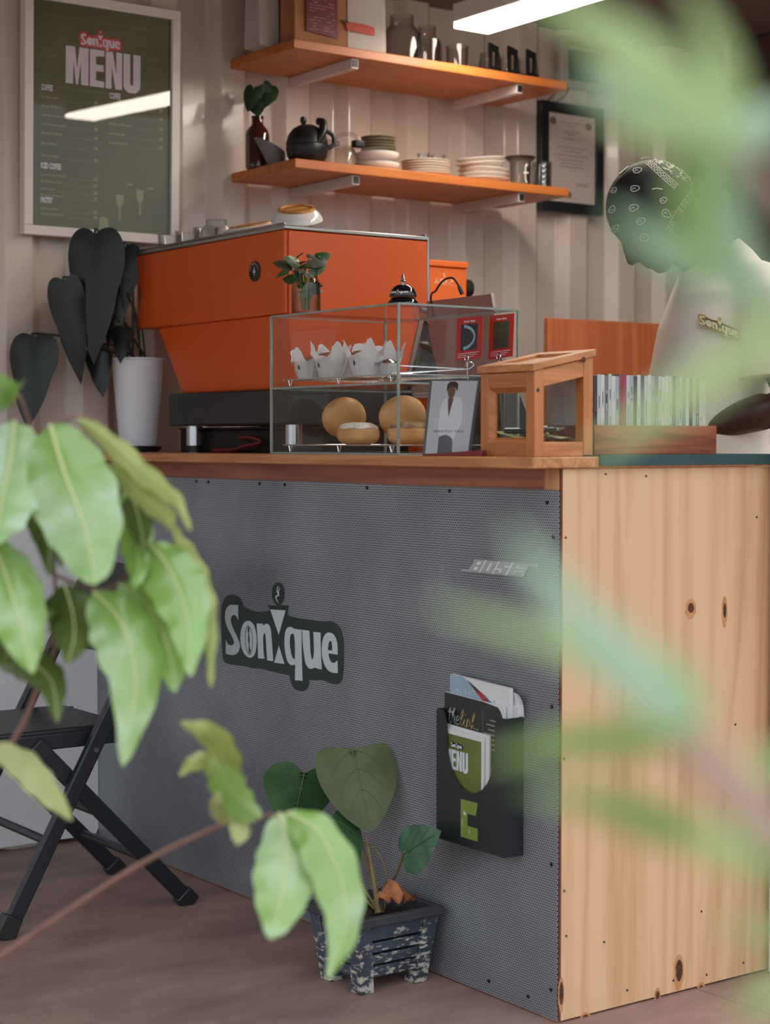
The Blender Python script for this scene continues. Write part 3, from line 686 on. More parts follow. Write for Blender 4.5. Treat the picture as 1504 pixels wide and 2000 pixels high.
MB().cyl((XB + .006, my0 + .06, 1.44), (XB + .04, my0 + .06, 1.44), .018, n=20).obj('steam_knob', M_pl, esp)

# made-up dark box that darkens the gap beneath the machine; red hose beside it
und = thing('dark_backing_box', 'dark backing box added to darken the gap beneath the espresso machine', 'box', (.33, 1.35, TOP))
MB().box(.136, .50, 1.11, 1.70, TOP + .0003, 1.130).obj('tub', mat('dark_backing_brown', (40, 30, 30), .6, var=.3, scale=20), und, bevel=.004)
MB().box(.134, .505, 1.105, 1.705, 1.1302, 1.1365).obj('backing_lid', M_pl, und, bevel=.002)
hs_ = MB().tube(curve([(.10, 1.46, TOP + .006), (.115, 1.38, TOP + .008), (.10, 1.31, TOP + .016), (.115, 1.25, TOP + .028), (.10, 1.29, TOP + .040), (.118, 1.36, TOP + .036)], 6), .0055, 10)
single(hs_, 'red_hose', mat('dark_red_hose', (104, 24, 28), .45), 'dark red hose coiled under the espresso machine', 'hose')
# glasses on the cup tray
G_cl = glass('clear_glass', (238, 240, 238), 1.6, .04, .6)
def glass_cup(name, label, loc, prof, group=None, m=G_cl, cat='glass', rz=0.):
    mb = MB(); mb.lathe(prof, (0, 0, 0), 28)
    o = mb.obj(name, m); o.location = loc; return tag(o, label, cat, group)
tumbler = [(.027, 0), (.031, .004), (.034, .040), (.031, .041), (.027, .006), (.001, .005)]
for i, (px, lab) in enumerate(((332, 'leftmost small ribbed glass on the orange espresso machine'), (366, 'middle small ribbed glass on the orange espresso machine'), (402, 'rightmost small ribbed glass on the orange espresso machine'))):
    p = pX(px, 470, .13)
    glass_cup('shot_glass', lab, (p.x, p.y, 1.6172), tumbler, 'small glasses on the espresso machine')
# upturned bowls with wooden feet
M_por = mat('white_porcelain', (232, 226, 218), .18, var=.03, scale=6, coat=.4); M_orw = wood('turned_wood', (206, 146, 70), (164, 98, 40), axis=0, rough=.45, scale=2)
M_grc = mat('pale_grey_porcelain', (206, 206, 208), .25)
def upturned(px, py, y, label, tilt, r, h, mb_=M_por):
    p = pY(px, py, y); p.z = 1.6172 + r * (abs(tilt[0]) + abs(tilt[1])) * .72
    t = thing('upturned_cup', label, 'cup', p, group='upturned cups on the espresso machine')
    t.rotation_euler = tilt
    MB().lathe([(r, 0), (r * .98, h * .25), (r * .86, h * .7), (r * .72, h), (r * .68, h), (r * .8, h * .6), (r * .9, .002)], (0, 0, 0), 36).obj('bowl', mb_, t, world=False)
    MB().lathe([(r * .73, h * .98), (r * .70, h * 1.22), (r * .60, h * 1.25), (r * .58, h * 1.1), (.001, h * 1.1)], (0, 0, 0), 36).obj('wooden_foot', M_orw, t, world=False)
    return t
upturned(580, 447, 1.16, 'white upturned cup with round wooden base on the orange machine', (.26, -.22, 0), .064, .026)
upturned(492, 450, 1.34, 'white upturned cup with tilted wooden base behind its neighbour', (.05, -.20, 0), .075, .014)
glass_cup('frosted_bowl', 'frosted pale bowl upturned on the espresso machine beside the wooden cup', (.095, 1.432, 1.6172),
          [(.042, 0), (.0405, .016), (.032, .030), (.027, .031), (.027, .046), (.023, .046), (.001, .045)], None, glass('frosted_glass', (206, 206, 208), 1.2, .3, .35), 'bowl')

# ================================================================== WHITE POT WITH DARK LEAVES
M_potw = mat('white_plastic', (236, 240, 248), .38); M_leafd = mat('dark_glossy_leaf', (20, 32, 25), .34, rgb2=(12, 21, 18), scale=14, spec=.5, trans=.06)
M_stemd = mat('dark_stem', (52, 54, 34), .5); M_soil = mat('potting_soil', (58, 38, 30), .95, rgb2=(30, 20, 17), scale=60, bump=.6, bscale=120)
PX, PY = .062, 1.800
pot = thing('potted_plant', 'white pot of drooping dark heart-shaped leaves beside espresso machine', 'potted plant', (PX, PY, TOP))
MB().lathe([(.05, 0), (.062, .006), (.064, .016), (.001, .0165)], (PX, PY, TOP), 36).obj('saucer', M_pl, pot)
MB().lathe([(.049, .0170), (.0515, .03), (.0700, .247), (.0735, .249), (.0735, .254), (.069, .254), (.068, .24), (.064, .225), (.001, .225)], (PX, PY, TOP), 40).obj('pot', M_potw, pot)
MB().lathe([(.0655, .2255), (.04, .232), (.001, .235)], (PX, PY, TOP), 20).obj('soil', M_soil, pot)
def stem(pts, r, parent, m, name='stem'): return MB().tube(curve(pts, 6), r, 8).obj(name, m, parent)
NC = V((-.55, -.8, .25))
DROOP = smoothloop([(0, .0), (.1, -.05), (.28, -.06), (.43, .0), (.5, .15), (.45, .33), (.36, .46), (.33, .62), (.2, .82), (.1, .93), (.0, 1.05), (-.1, .93), (-.22, .80), (-.34, .6), (-.37, .46), (-.47, .3), (-.5, .14), (-.43, .0), (-.28, -.07), (-.1, -.05)], 2, 75)
base = V((PX, PY, TOP + .23))
# every leaf: where its stalk joins, its tip, width, dip of the stalk
LV = [((186, 458), (178, 698), .158, .04), ((243, 484), (210, 672), .105, .0), ((125, 550), (158, 742), .100, .02), ((66, 660), (50, 830), .136, .0),
      ((190, 682), (200, 772), .075, -.01), ((240, 640), (235, 705), .06, .05)]
for i, (a, b, wd, dx) in enumerate(LV):
    p0 = pY(*a, 1.80 - dx); p1 = pY(*b, 1.775 - dx)
    heart_leaf(p0, p1, wd, NC + V((.15 * (i % 3 - 1), 0, .1)), cup=.25, droop=.08, m=M_leafd, parent=pot, vein=None, outline=DROOP)
    mid = (base + p0) / 2 + V((0, -.01, .09 if i < 3 else .03))
    stem([base + V((.012 * (i - 2.5), -.005 * i, 0)), mid, p0 + V((.01, .004, .012)), p0], [.0035] * 20, pot, M_stemd)
for i, (a, b) in enumerate((((262, 600), .0), ((250, 570), .02), ((272, 560), .03))):
    p0 = pY(*a, 1.79 - b); stem([base + V((.01 * i, -.01, 0)), (base + p0) / 2 + V((.004, -.01, .02)), p0], [.0026] * 14, pot, M_stemd)

# ================================================================== DISPLAY CASE
G_case = glass('case_glass', (248, 252, 250), .8, .01, .02); M_edgeg = mat('glass_edge', (150, 160, 152), .25, var=.2, scale=20)
dx0, dx1, dy0, dy1, dz0, dz1 = -.04, .282, .461, .955, TOP, 1.3865
case = thing('display_case', 'two tier glass pastry display case on the countertop', 'display case', ((dx0 + dx1) / 2, (dy0 + dy1) / 2, dz0))
T_ = .004; zs = 1.2235
def pane(a): return MB().box(*a).obj('pane', G_case, case)
pane((dx0, dx0 + T_, dy0, dy1, dz0 + T_, dz1 - T_)); pane((dx1 - T_, dx1, dy0, dy1, dz0 + T_, dz1 - T_))
pane((dx0 + T_, dx1 - T_, dy0, dy0 + T_, dz0 + T_, dz1 - T_)); pane((dx0 + T_, dx1 - T_, dy1 - T_, dy1, dz0 + T_, dz1 - T_))
pane((dx0, dx1, dy0, dy1, dz1 - T_, dz1)); pane((dx0, dx1, dy0, dy1, dz0, dz0 + T_)); pane((dx0 + T_, dx1 - T_, dy0 + T_, dy1 - T_, zs - T_, zs))
# ground edges where the sheets meet
e = .0028
for x, y in ((dx0, dy0), (dx0, dy1), (dx1, dy0), (dx1, dy1)): MB().box(x - e, x + e, y - e, y + e, dz0, dz1).obj('corner_joint', M_edgeg, case, bevel=.001)
for z in (dz0 + e, dz1 - e * .5, zs - .002):
    for a in ((dx0 - e * .6, dx0 + e, dy0 + e, dy1 - e), (dx1 - e, dx1 + e * .6, dy0 + e, dy1 - e)): MB().box(a[0], a[1], a[2], a[3], z - e, z + e * .6).obj('edge_joint', M_edgeg, case)
    for a in ((dx0 + e, dx1 - e, dy0 - e * .6, dy0 + e), (dx0 + e, dx1 - e, dy1 - e, dy1 + e * .6)): MB().box(a[0], a[1], a[2], a[3], z - e, z + e * .6).obj('edge_joint', M_edgeg, case)
# wire racks
def rack(z, label):
    r = thing('wire_rack', label, 'wire rack', ((dx0 + dx1) / 2, (dy0 + dy1) / 2, z), group='wire cooling racks in the case')
    x0, x1, y0, y1, h = dx0 + .02, dx1 - .02, dy0 + .02, dy1 - .02, .016
    MB().tube([(x0, y0, z + h), (x1, y0, z + h), (x1, y1, z + h), (x0, y1, z + h), (x0, y0, z + h)], .0016, 8).obj('rim_wire', M_chr, r)
    g = MB().tube([(x0, y0, z + h), (x0, y1, z + h)], .001, 5)
    n_ = 34
    for i in range(1, n_):
        y = y0 + (y1 - y0) * i / n_; MB().tube([(x0, y, z + h), (x1, y, z + h)], .0009, 4, False).obj('cross_wire', M_chr, r)
    for (x, y) in ((x0, y0 + .03), (x0, (y0 + y1) / 2), (x0, y1 - .03), (x1, y0 + .03), (x1, y1 - .03)):
        MB().tube([(x, y - .007, z + h), (x, y - .002, z + .0016), (x, y + .002, z + .0016), (x, y + .007, z + h)], .0015, 6).obj('foot', M_chr, r)
    return z + h + .0012
ZR2 = rack(zs + .0004, 'upper wire rack under the paper-wrapped muffins'); ZR1 = rack(dz0 + T_ + .0004, 'lower wire rack under the doughnuts in the case')
# muffins in folded paper
M_pap = mat('white_baking_paper', (226, 226, 228), .7, trans=.25); M_muf = mat('muffin_crumb', (160, 92, 48), .85, rgb2=(110, 58, 30), scale=50, bump=.5, bscale=60)
M_inkd = mat('dark_print', (60, 56, 56), .7)
def muffin(y, x, label, seed, s=1.):
    t = thing('muffin', label, 'muffin', (x, y, ZR2), group='paper-wrapped muffins in the case'); rn = random.Random(seed)
    N = 40; mb = MB(); ph = rn.random() * 6
    rows = []
    for k, zz in enumerate((0, .022, .043, .058, .075)):
        for i in range(N):
            an = 2 * PI * i / N; r = (.024, .031, .036, .040, .045)[k] * s
            tip = .5 + .5 * math.cos(4 * an + ph) if k >= 3 else 0
            pl = 1 + .05 * math.sin(13 * an + ph) + (.07 * math.cos(4 * an + ph) if k > 1 else 0)
            h = zz * s if k < 3 else (.046 + (.034 if k == 4 else .016) * tip ** 1.3 + .004 * math.sin(9 * an)) * s
            mb.v.append(V((r * pl * math.cos(an), r * pl * math.sin(an), h)))
    for k in range(4):
        for i in range(N): mb.f.append((k * N + i, k * N + (i + 1) % N, (k + 1) * N + (i + 1) % N, (k + 1) * N + i))
    mb.f.append(tuple(reversed(range(N))))
    mb.obj('paper_wrap', M_pap, t, 60, world=False)
    MB().lathe([(.030 * s, .040 * s), (.033 * s, .048 * s), (.024 * s, .056 * s), (.001, .060 * s)], (0, 0, 0), 20).obj('cake', M_muf, t, world=False)
    f_ = MB()
    d = V((-.812 * .25 - .97 * .97, -.25, 0)).normalized()
    tx = V((0, -1, 0)); o = V((-.0335 * s, .008 * (seed % 3 - 1), .030 * s))
    f_.poly([[(-.004, 0), (0, .006), (.004, 0), (.002, -.006), (-.002, -.006)]], lambda a, b: o + tx * a + V((-.25 * b, 0, b))); f_.obj('paper_print', M_inkd, t, 0, world=False)
for i, (px, x, lab) in enumerate(((601, .014, 'muffin in white paper farthest left on the upper rack'), (646, .026, 'second muffin from the left on the upper rack'), (684, .110, 'tallest pointed paper muffin at the middle of the upper rack'), (712, .03, 'muffin in white paper just left of the tongs'), (750, .12, 'muffin in white paper behind the tongs'))):
    p = pX(px, 720, x); muffin(p.y, x, lab, i, 1.0 if i else .9)
# doughnuts
M_dough = mat('fried_dough', (196, 132, 72), .6, rgb2=(226, 178, 118), scale=14, bump=.2, bscale=40); M_sug = mat('powdered_sugar', (236, 230, 222), .9, rgb2=(212, 196, 176), scale=70, bump=.4, bscale=150); M_choc = mat('chocolate_dust', (120, 92, 78), .9, rgb2=(176, 140, 108), scale=50, bump=.5, bscale=120)
def doughnut(loc, rot, label, topm, R=.049, r=.025):
    t = thing('doughnut', label, 'doughnut', loc, group='filled doughnuts in the case'); t.rotation_euler = rot
    def prof(k, off=0.):            # soft puffed bun with a paler waist
        th = -PI / 2 + PI * k; cx, sx = math.cos(th), math.sin(th)
        return ((R + off) * max(cx, 0.) ** .55 * (1 - .025 * math.exp(-(sx / .16) ** 2)) + 1e-5, (r + off) * sx)
    MB().lathe([prof(i / 18) for i in range(19)], (0, 0, 0), 36).obj('dough', M_dough, t, 180, world=False)
    MB().grid(36, 9, lambda u, v_: (lambda q: V((q[0] * math.cos(2 * PI * u), q[0] * math.sin(2 * PI * u), q[1])))(prof(.66 + .02 * math.sin(14 * PI * u) + (.34 - .02 * math.sin(14 * PI * u)) * v_, .0012)), True).obj('sugar_coat', topm, t, 180, world=False)
def dn(px, x, zc, rot, lab, tm, **k):
    p = pX(px, 850, x); doughnut((x, p.y, ZR1 + zc), rot, lab, tm, **k)
dn(700, .065, .0235, (0, 0, 0), 'sugared doughnut lying flat below the leaning plain one', M_sug)
dn(672, .110, .062, (-.85, .55, 0), 'golden doughnut leaning up behind the flat sugared one', M_sug, R=.052, r=.026)
dn(800, .045, .0235, (0, 0, .6), 'flat doughnut at the right end of the lower rack', M_choc)
dn(786, .145, .062, (-.8, .55, 0), 'cocoa dusted doughnut leaning at the right of the case', M_choc, R=.054, r=.027)
# tongs
tg = thing('serving_tongs', 'steel serving tongs resting beside the muffins in the case', 'tongs', (.13, .55, ZR2))
p0 = pX(745, 708, .05); p1 = pX(915, 708, .205)
p0.z = p1.z = ZR2 + .012
ax = (p1 - p0).normalized(); sd = V((-ax.y, ax.x, 0))
for sgn in (1, -1):
    arm = MB(); P_ = [p0 + ax * t * (p1 - p0).length + V((0, 0, .004)) + UPZ * sgn * .010 * (1 - t) for t in (.12, .4, .7, 1.)]
    for i in range(3): arm.bar(P_[i], P_[i + 1], .016, .0022, sd)
    arm = arm.obj('arm', M_chr, tg)
    MB().grid(12, 7, lambda u, v_: p0 + ax * (.05 * u - .012) + sd * ((v_ - .5) * .052 * math.sin(PI * min(u * .8 + .15, 1))) + UPZ * (sgn * (.012 + .010 * math.sin(PI * v_) * math.sin(PI * u) + .006))).obj('scoop', M_chr, arm, 180)
MB().tube(curve([p1 + V((.0, 0, .004)), p1 + ax * .012 + V((0, 0, .014)), p1 + V((0, 0, .02)), p1 - ax * .008 + V((0, 0, .010))], 4), .0015, 6).obj('hanging_ring', M_chr, tg)

# ------------------------------------------------------------------ on the case
# counter bell
bp = pX(787, 592, .03); bp.z = dz1 + .0003
M_bell = mat('black_gloss_enamel', (16, 17, 20), .08, coat=.5)
bell = thing('counter_bell', 'glossy black counter bell with chrome knob on the case', 'bell', bp)
MB().lathe([(.034, 0), (.0345, .003), (.031, .010), (.026, .016), (.022, .0175), (.001, .0175)], bp, 40).obj('base', M_bell, bell)
MB().lathe([(.0285, .0185), (.0292, .021), (.028, .028), (.0235, .037), (.015, .0435), (.005, .046), (.001, .0465)], bp, 40).obj('dome', M_bell, bell)
MB().lathe([(.004, .046), (.004, .050), (.0062, .053), (.004, .056), (.005, .0585), (.003, .062), (.0025, .066), (.001, .0675)], bp, 20).obj('striker', M_chr, bell)
def bellmap(x, y):
    an = math.radians(-148 + (x - .5) * 95); z = .023 + y * .024
    r = .0298 if z < .028 else .0298 - (z - .028) * .45
    return V((bp.x + r * math.cos(an), bp.y + r * math.sin(an), bp.z + z))
logo(bellmap, bell, mat('bell_print_red', (150, 60, 62), .4), mat('bell_print_white', (222, 220, 224), .4), None, detail=False, lift=(-.0004, -.0006, 0), name='bell_lettering', bgname='bell_badge')
# jar of cuttings
jp = pX(598, 606, .012); jp.z = dz1 + .0003
G_jar = glass('jar_glass', (232, 240, 236), 1.3, .02, .5); M_wat = glass('jar_water', (198, 212, 206), .5, .02, .3)
jar = thing('jar_of_cuttings', 'glass jar of green leafy cuttings on the display case', 'jar', jp)
JR = .0335
MB().lathe([(JR * .9, 0), (JR, .004), (JR, .070), (JR * .86, .080), (JR * .80, .084), (JR * .80, .098), (JR * .84, .099), (JR * .84, .102), (JR * .77, .102), (JR * .76, .084), (JR * .92, .070), (JR * .94, .006), (.001, .004)], jp, 36).obj('glass', G_jar, jar)
MB().lathe([(JR * .92, .007), (JR * .92, .052), (.001, .052)], jp, 28).obj('water', M_wat, jar)
M_lg = mat('fresh_leaf', (62, 104, 44), .4, rgb2=(40, 72, 34), scale=20, trans=.2); M_sg = mat('green_stem', (92, 120, 60), .5); M_lb = mat('browned_leaf', (72, 66, 40), .5, rgb2=(50, 44, 30), scale=20)
rn = random.Random(11)
for i in range(26):
    an = rn.uniform(0, 2 * PI); inn = i >= 16
    h = rn.uniform(.085, .135) if not inn else rn.uniform(.05, .085); ro = rn.uniform(.008, .04) if not inn else rn.uniform(.008, .02)
    p = jp + V((ro * math.cos(an), ro * math.sin(an), h)); b0 = jp + V((.008 * math.cos(an), .008 * math.sin(an), .012))
    stem([b0, (b0 + p) / 2 + V((0, 0, .012)), p], [.0011] * 14, jar, M_sg)
    d = V((math.cos(an) * .8, math.sin(an) * .8, rn.uniform(-.2, .5))).normalized()
    L_ = rn.uniform(.032, .048) if not inn else .026
    heart_leaf(p, p + d * L_, L_ * .85, V((rn.uniform(-.8, .0), -.8, .55)), .3, .15, M_lg if i % 4 else M_lb, jar)
for px, py, qx, qy in ((565, 520, 535, 540), (575, 505, 590, 490)):
    p0 = pX(px, py, .005); p1 = pX(qx, qy, -.005); stem([jp + V((0, 0, .03)), jp + V((0, 0, .095)), p0], [.0013] * 14, jar, M_sg)
    heart_leaf(p0, p1, .03, (-.5, -.6, .6), .35, .1, M_lg, jar)

# ------------------------------------------------------------------ behind and beside the case
# card reader screen seen from behind
M_tab = mat('bronze_anodised', (156, 130, 122), .32, .25); M_tabe = mat('bright_bevel', (196, 192, 190), .25, .8)
ta, tb = pX(832, 588, .40), pX(960, 573, .39); tc_, tdn = pX(988, 735, .335), pX(846, 750, .335)
tab = thing('till_screen', 'bronze backed till screen on a slanted stand behind the case', 'till', ((tdn.x + .05), (tdn.y + tc_.y) / 2, TOP))
nrm_ = ((tb - ta).cross(tdn - ta)).normalized()
if nrm_.x > 0: nrm_ = -nrm_
def quad(a, b, u, v_): return a.lerp(b, u)
def tq(u, v_): return ta.lerp(tb, u).lerp(tdn.lerp(tc_, u), v_)
lp = smoothloop([(.0, 0), (1, 0), (1, 1), (.10, 1), (.06, .75), (.0, .5)], 1, 80)
MB().slab(lp, lambda u, v_: tq(u, v_), lambda u, v_: tq(u, v_) - nrm_ * .009).obj('screen_shell', M_tab, tab, bevel=.002)
mb = MB().bar(tq(1, 0) + RIGHT * .001, tq(1, 1) + RIGHT * .001, .010, .003, nrm_); mb.obj('bevel_strip', M_tabe, tab)
st = MB(); q0 = tq(.5, .9) - nrm_ * .012
st.hexa([(tdn.x + .00, tc_.y + .02, TOP), (tdn.x + .13, tc_.y + .02, TOP), (tdn.x + .13, tdn.y - .03, TOP), (tdn.x + .0, tdn.y - .03, TOP)],
        [(tdn.x + .022, tc_.y + .03, TOP + .17), (tdn.x + .05, tc_.y + .03, TOP + .17), (tdn.x + .05, tdn.y - .05, TOP + .17), (tdn.x + .022, tdn.y - .05, TOP + .17)])
st.obj('stand', mat('stand_dark', (58, 50, 48), .4), tab, bevel=.004)
mb = MB(); ee = (tb - ta); ev = (tdn - ta)
lg = lambda x, y: tq(.36 + .42 * x, .62 - .42 * y * ee.length / ev.length) + nrm_ * .0006
logo(lg, tab, None, mat('stencil_dark', (66, 54, 50), .5), None, name='stencil_lettering', lift=tuple(nrm_ * .0004))
# charging lead
cb = thing('charging_cable', 'black cable arching into the top of the till screen', 'cable', (tb.x, tb.y, TOP))
s0 = tq(.55, 0); a0 = pX(842, 592, .37); a1 = pX(866, 548, .375); a2 = pX(884, 543, .38); pl0 = pX(896, 558, .385); pl1 = pX(903, 575, .392)
MB().tube(curve([(.42, a0.y + .02, TOP + .004), (.43, a0.y + .02, TOP + .2), a0, pX(852, 567, .372), a1, a2, pl0], 6), .0024, 8).obj('lead', M_pl, cb)
MB().tube([pl0, pl0.lerp(pl1, .2), pl1], [.0035, .005, .005], 12).obj('plug', M_pl, cb)
# coffee grinder
G0, G1 = pY(840, 508, 1.45), pY(912, 514, 1.45)
gx0, gx1 = G0.x - .055, G1.x
M_orb = mat('bright_orange_enamel', (228, 104, 14), .35, coat=.2)
gr = thing('coffee_grinder', 'orange coffee grinder with white icons behind the espresso machine', 'coffee grinder', ((gx0 + gx1) / 2, 1.55, 1.0))
MB().box(gx0 + .01, gx1 - .01, 1.46, 1.64, 1.0, 1.43).obj('pillar', M_pl, gr, bevel=.004)
MB().box(gx0 - .02, gx1 + .02, 1.44, 1.68, .9, 1.0).obj('base', M_blkm, gr, bevel=.004)
MB().box(gx0, gx1, 1.451, 1.68, 1.43, 1.588).obj('head', M_orb, gr, bevel=.003)
MB().box(gx0 - .003, gx1 + .003, 1.446, 1.683, 1.5885, 1.606).obj('lid', M_orb, gr, bevel=.003)
MB().cyl((gx1 + .0, 1.475, 1.535), (gx1 + .028, 1.475, 1.535), .026, n=24).obj('dial', M_pl, gr, bevel=.002)
ic = lambda x, y: V((gx0 + .07 + x * .062, 1.4503, 1.540 + y * .02))
M_ic = mat('icon_cream', (236, 206, 160), .5)
for pts in ([(.05, .1), (.14, .5), (.24, .1)], [(.08, .7), (.2, .7)], [(.36, 0), (.36, .7)]):
    mb = MB(); stroke(mb, ic, pts, .06); mb.obj('icon', M_ic, gr, 0)
mb = MB(); stroke(mb, ic, [(.46, .75), (.48, .2), (.56, 0), (.66, .2), (.68, .75), (.46, .75)], .07); mb.obj('icon', M_ic, gr, 0)
mb = MB(); stroke(mb, ic, [(.55, 1.0), (.58, 1.3), (.54, 1.6)], .06); mb.obj('icon', M_ic, gr, 0)
for pts in ([(.76, .1), (.9, .1)], [(.78, .35), (.84, .35)], [(.94, .0), (1.06, .0)], [(.96, .3), (1.0, .75), (1.06, .5)]):
    mb = MB(); stroke(mb, ic, pts, .06); mb.obj('icon', M_ic, gr, 0)
# back bench that carries the grinder
M_bench = wood('bench_wood', (160, 96, 60), (120, 68, 44), axis=0, scale=1.5)
bn = thing('back_bench', 'low wooden bench against the wall under the grinder', 'bench', (.95, 1.65, 0))
MB().box(.62, 1.20, 1.40, 1.92, .86, .8995).obj('bench_top', M_bench, bn, bevel=.003)
for x in (.65, 1.17):
    for y in (1.43, 1.89): MB().box(x - .02, x + .02, y - .02, y + .02, 0, .8598).obj('leg', M_bench, bn, bevel=.002)
# knock box with folded cloths
ka, kb = pY(797, 757, 1.02), pY(848, 850, 1.02)
kx0, kx1 = ka.x, ka.x + .10
kb_ = thing('knock_box', 'orange open knock box standing behind the pastry case', 'knock box', ((kx0 + kx1) / 2, .95, TOP))
MB().box(kx0, kx1, .88, .90, TOP, 1.205).obj('front', M_or, kb_, bevel=.002); MB().box(kx0, kx1, 1.0, 1.02, TOP, 1.205).obj('rear', M_or, kb_, bevel=.002)
MB().box(kx0, kx0 + .012, .9002, .9998, TOP, 1.205).obj('end', M_or, kb_, bevel=.002); MB().box(kx1 - .012, kx1, .9002, .9998, TOP, 1.205).obj('end', M_or, kb_, bevel=.002)
M_cl = mat('cloth_cream', (206, 200, 188), .9, bump=.3, bscale=150)
for i, (lab, dz) in enumerate((('lower folded cream cloth on the orange knock box', 0), ('upper folded cream cloth on the orange knock box', 1))):
    z = 1.2053 + dz * .0165
    o = MB(); o.box(kx0 + .003 + .003 * i, kx1 - .003, .884, 1.016, z, z + .007); o.box(kx0 + .006, kx1 - .006 + .003 * i, .886, 1.012, z + .0072, z + .0155)
    single(o, 'folded_cloth', M_cl, lab, 'cloth', group='folded cloths', bevel=.003)
# red cards on wire clips
M_card = mat('card_red', (186, 48, 44), .5); M_cw = mat('card_white', (230, 222, 220), .6); M_cd1 = mat('photo_dark', (40, 40, 46), .5, rgb2=(62, 58, 60), scale=60); M_cd2 = mat('photo_hills', (74, 84, 62), .5, rgb2=(50, 58, 46), scale=9, stretch=(1, 1, 4)); M_rim = mat('photo_plate_rim', (150, 186, 206), .5)
def card(px0, px1, py0, py1, x, lab, kind):
    a, b = pX(px0, py0 + 5, x), pX(px1, py0, x); c_, d = pX(px1 - 3, py1 - 4, x - .006), pX(px0 - 3, py1 + 2, x - .006)
    q = lambda u, v_, o=0.: a.lerp(b, u).lerp(d.lerp(c_, u), v_) + V((-o, 0, 0))
    t = thing('price_card', lab, 'card', ((a.x + d.x) / 2 + .02, (a.y + b.y) / 2, TOP), group='red price cards in wire clips')
    cd = MB().slab([(0, 0), (1, 0), (1, 1), (0, 1)], lambda u, v_: q(u, v_), lambda u, v_: q(u, v_, -.0012)).obj('card', M_card, t)
    ph = MB(); rect(ph, lambda u, v_: q(u, v_, .0004), .17, .82, .16, .78); ph.obj('photo', M_cd1 if kind else M_cd2, cd, 0)
    if kind:
        ring = MB(); stroke(ring, lambda u, v_: q(u, v_, .0008), [(.2 + .52 * math.sin(k * PI / 14), .47 - .27 * math.cos(k * PI / 14)) for k in range(1, 14)], .07); ring.obj('photo_plate', M_rim, cd, 0)
    tx = MB()                               # title too blurred to read: two words of small upright strokes
    for k in range(12):
        if k != 6: rect(tx, lambda u, v_: q(u, v_, .0005), .29 + .036 * k, .315 + .036 * k, .07 if k in (0, 7) else .08, .118)
    tx.obj('card_title', M_cw, cd, 0)['kind'] = 'stuff'
    tx = MB()
    for k in range(3): rect(tx, lambda u, v_: q(u, v_, .0005), .08, .92 - .1 * k, .84 + .045 * k, .852 + .045 * k)
    tx.obj('card_lines', M_cw, cd, 0)
    m_ = q(.5, 1.0)
    MB().tube([m_ + V((-.004, .006 * math.cos(k * PI / 6), .002 + .007 * math.sin(k * PI / 6))) for k in range(13)], .0016, 8).obj('clip_ring', M_chr, t)
    MB().tube([m_ + V((-.003, 0, -.005)), (m_.x + .004, m_.y - .004, TOP + .02), (m_.x + .004, m_.y - .004, TOP + .004)], .0014, 8).obj('stem', M_chr, t)
    MB().lathe([(.02, 0), (.02, .003), (.001, .005)], (m_.x + .004, m_.y - .004, TOP), 20).obj('base', M_chr, t)
card(893, 943, 617, 703, .10, 'red card with a dark bowl photo in a wire clip', 1)
card(957, 1004, 612, 700, .14, 'red card with a green hills photo in a wire clip', 0)
# compact disc case leaning against the clip stand
M_cov = mat('cover_grey', (204, 206, 212), .4, var=.08, scale=5); M_skin2 = mat('cover_skin', (120, 84, 70), .5); M_shirt2 = mat('cover_white', (226, 228, 232), .5); M_trou = mat('cover_trousers', (104, 100, 108), .5); M_hair2 = mat('cover_hair', (66, 46, 42), .6); M_cgry = mat('cover_letters', (120, 116, 118), .5)
G_jc = glass('jewel_case', (240, 242, 244), 1.0, .03, .1)
A, B, Cc, Dd = pX(838, 741, -.028), pX(934, 741, -.012), pX(913, 877, -.042), pX(824, 871, -.058)
for q in (Cc, Dd): q.z = TOP + .0012
q = lambda u, v_, o=0.: A.lerp(B, u).lerp(Dd.lerp(Cc, u), v_) + NN * o
NN = (B - A).cross(Dd - A).normalized()
if NN.x > 0: NN = -NN
cdt = thing('disc_case', 'upright music disc case with grey portrait cover leaning on the counter', 'disc case', (Dd + Cc) / 2)
MB().slab([(0, 0), (1, 0), (1, 1), (0, 1)], lambda u, v_: q(u, v_, -.0015), lambda u, v_: q(u, v_, -.0088)).obj('tray', mat('disc_tray', (96, 98, 102), .4), cdt)
cv = MB().slab([(.07, .02), (.99, .02), (.99, .98), (.07, .98)], lambda u, v_: q(u, v_, .0), lambda u, v_: q(u, v_, -.0014)).obj('cover_sheet', M_cov, cdt)
qf = lambda u, v_: q(u, v_, .0004)
def cpart(nm, m, pts, o=.0004): MB().poly([pts], lambda u, v_: q(u, v_, o)).obj(nm, m, cv, 0)
cpart('print_shirt', M_shirt2, smoothloop([(.40, .24), (.50, .27), (.62, .22), (.74, .27), (.78, .42), (.78, .60), (.70, .70), (.66, .80), (.56, .74), (.46, .72), (.36, .76), (.30, .70), (.30, .45), (.33, .30)], 1))
cpart('print_trousers', M_trou, smoothloop([(.34, .76), (.46, .73), (.56, .75), (.64, .80), (.66, .98), (.34, .98)], 1, 70), .0006)
cpart('print_chest', M_skin2, [(.44, .25), (.56, .25), (.52, .40), (.50, .50), (.47, .40)], .0007)
cpart('print_head', M_skin2, [(.50 + .075 * math.cos(k * PI / 8), .155 + .10 * math.sin(k * PI / 8)) for k in range(16)], .0007)
cpart('print_hair', M_hair2, smoothloop([(.40, .17), (.40, .03), (.62, .03), (.62, .16), (.57, .10), (.45, .10)], 1, 100), .0009)
mb = MB(); addtext(mb, 'GREATEST HITS', lambda u, v_: q(u, v_, .0009), .2, .86, .70, -.028); mb.obj('cover_title', M_cgry, cv, 0)
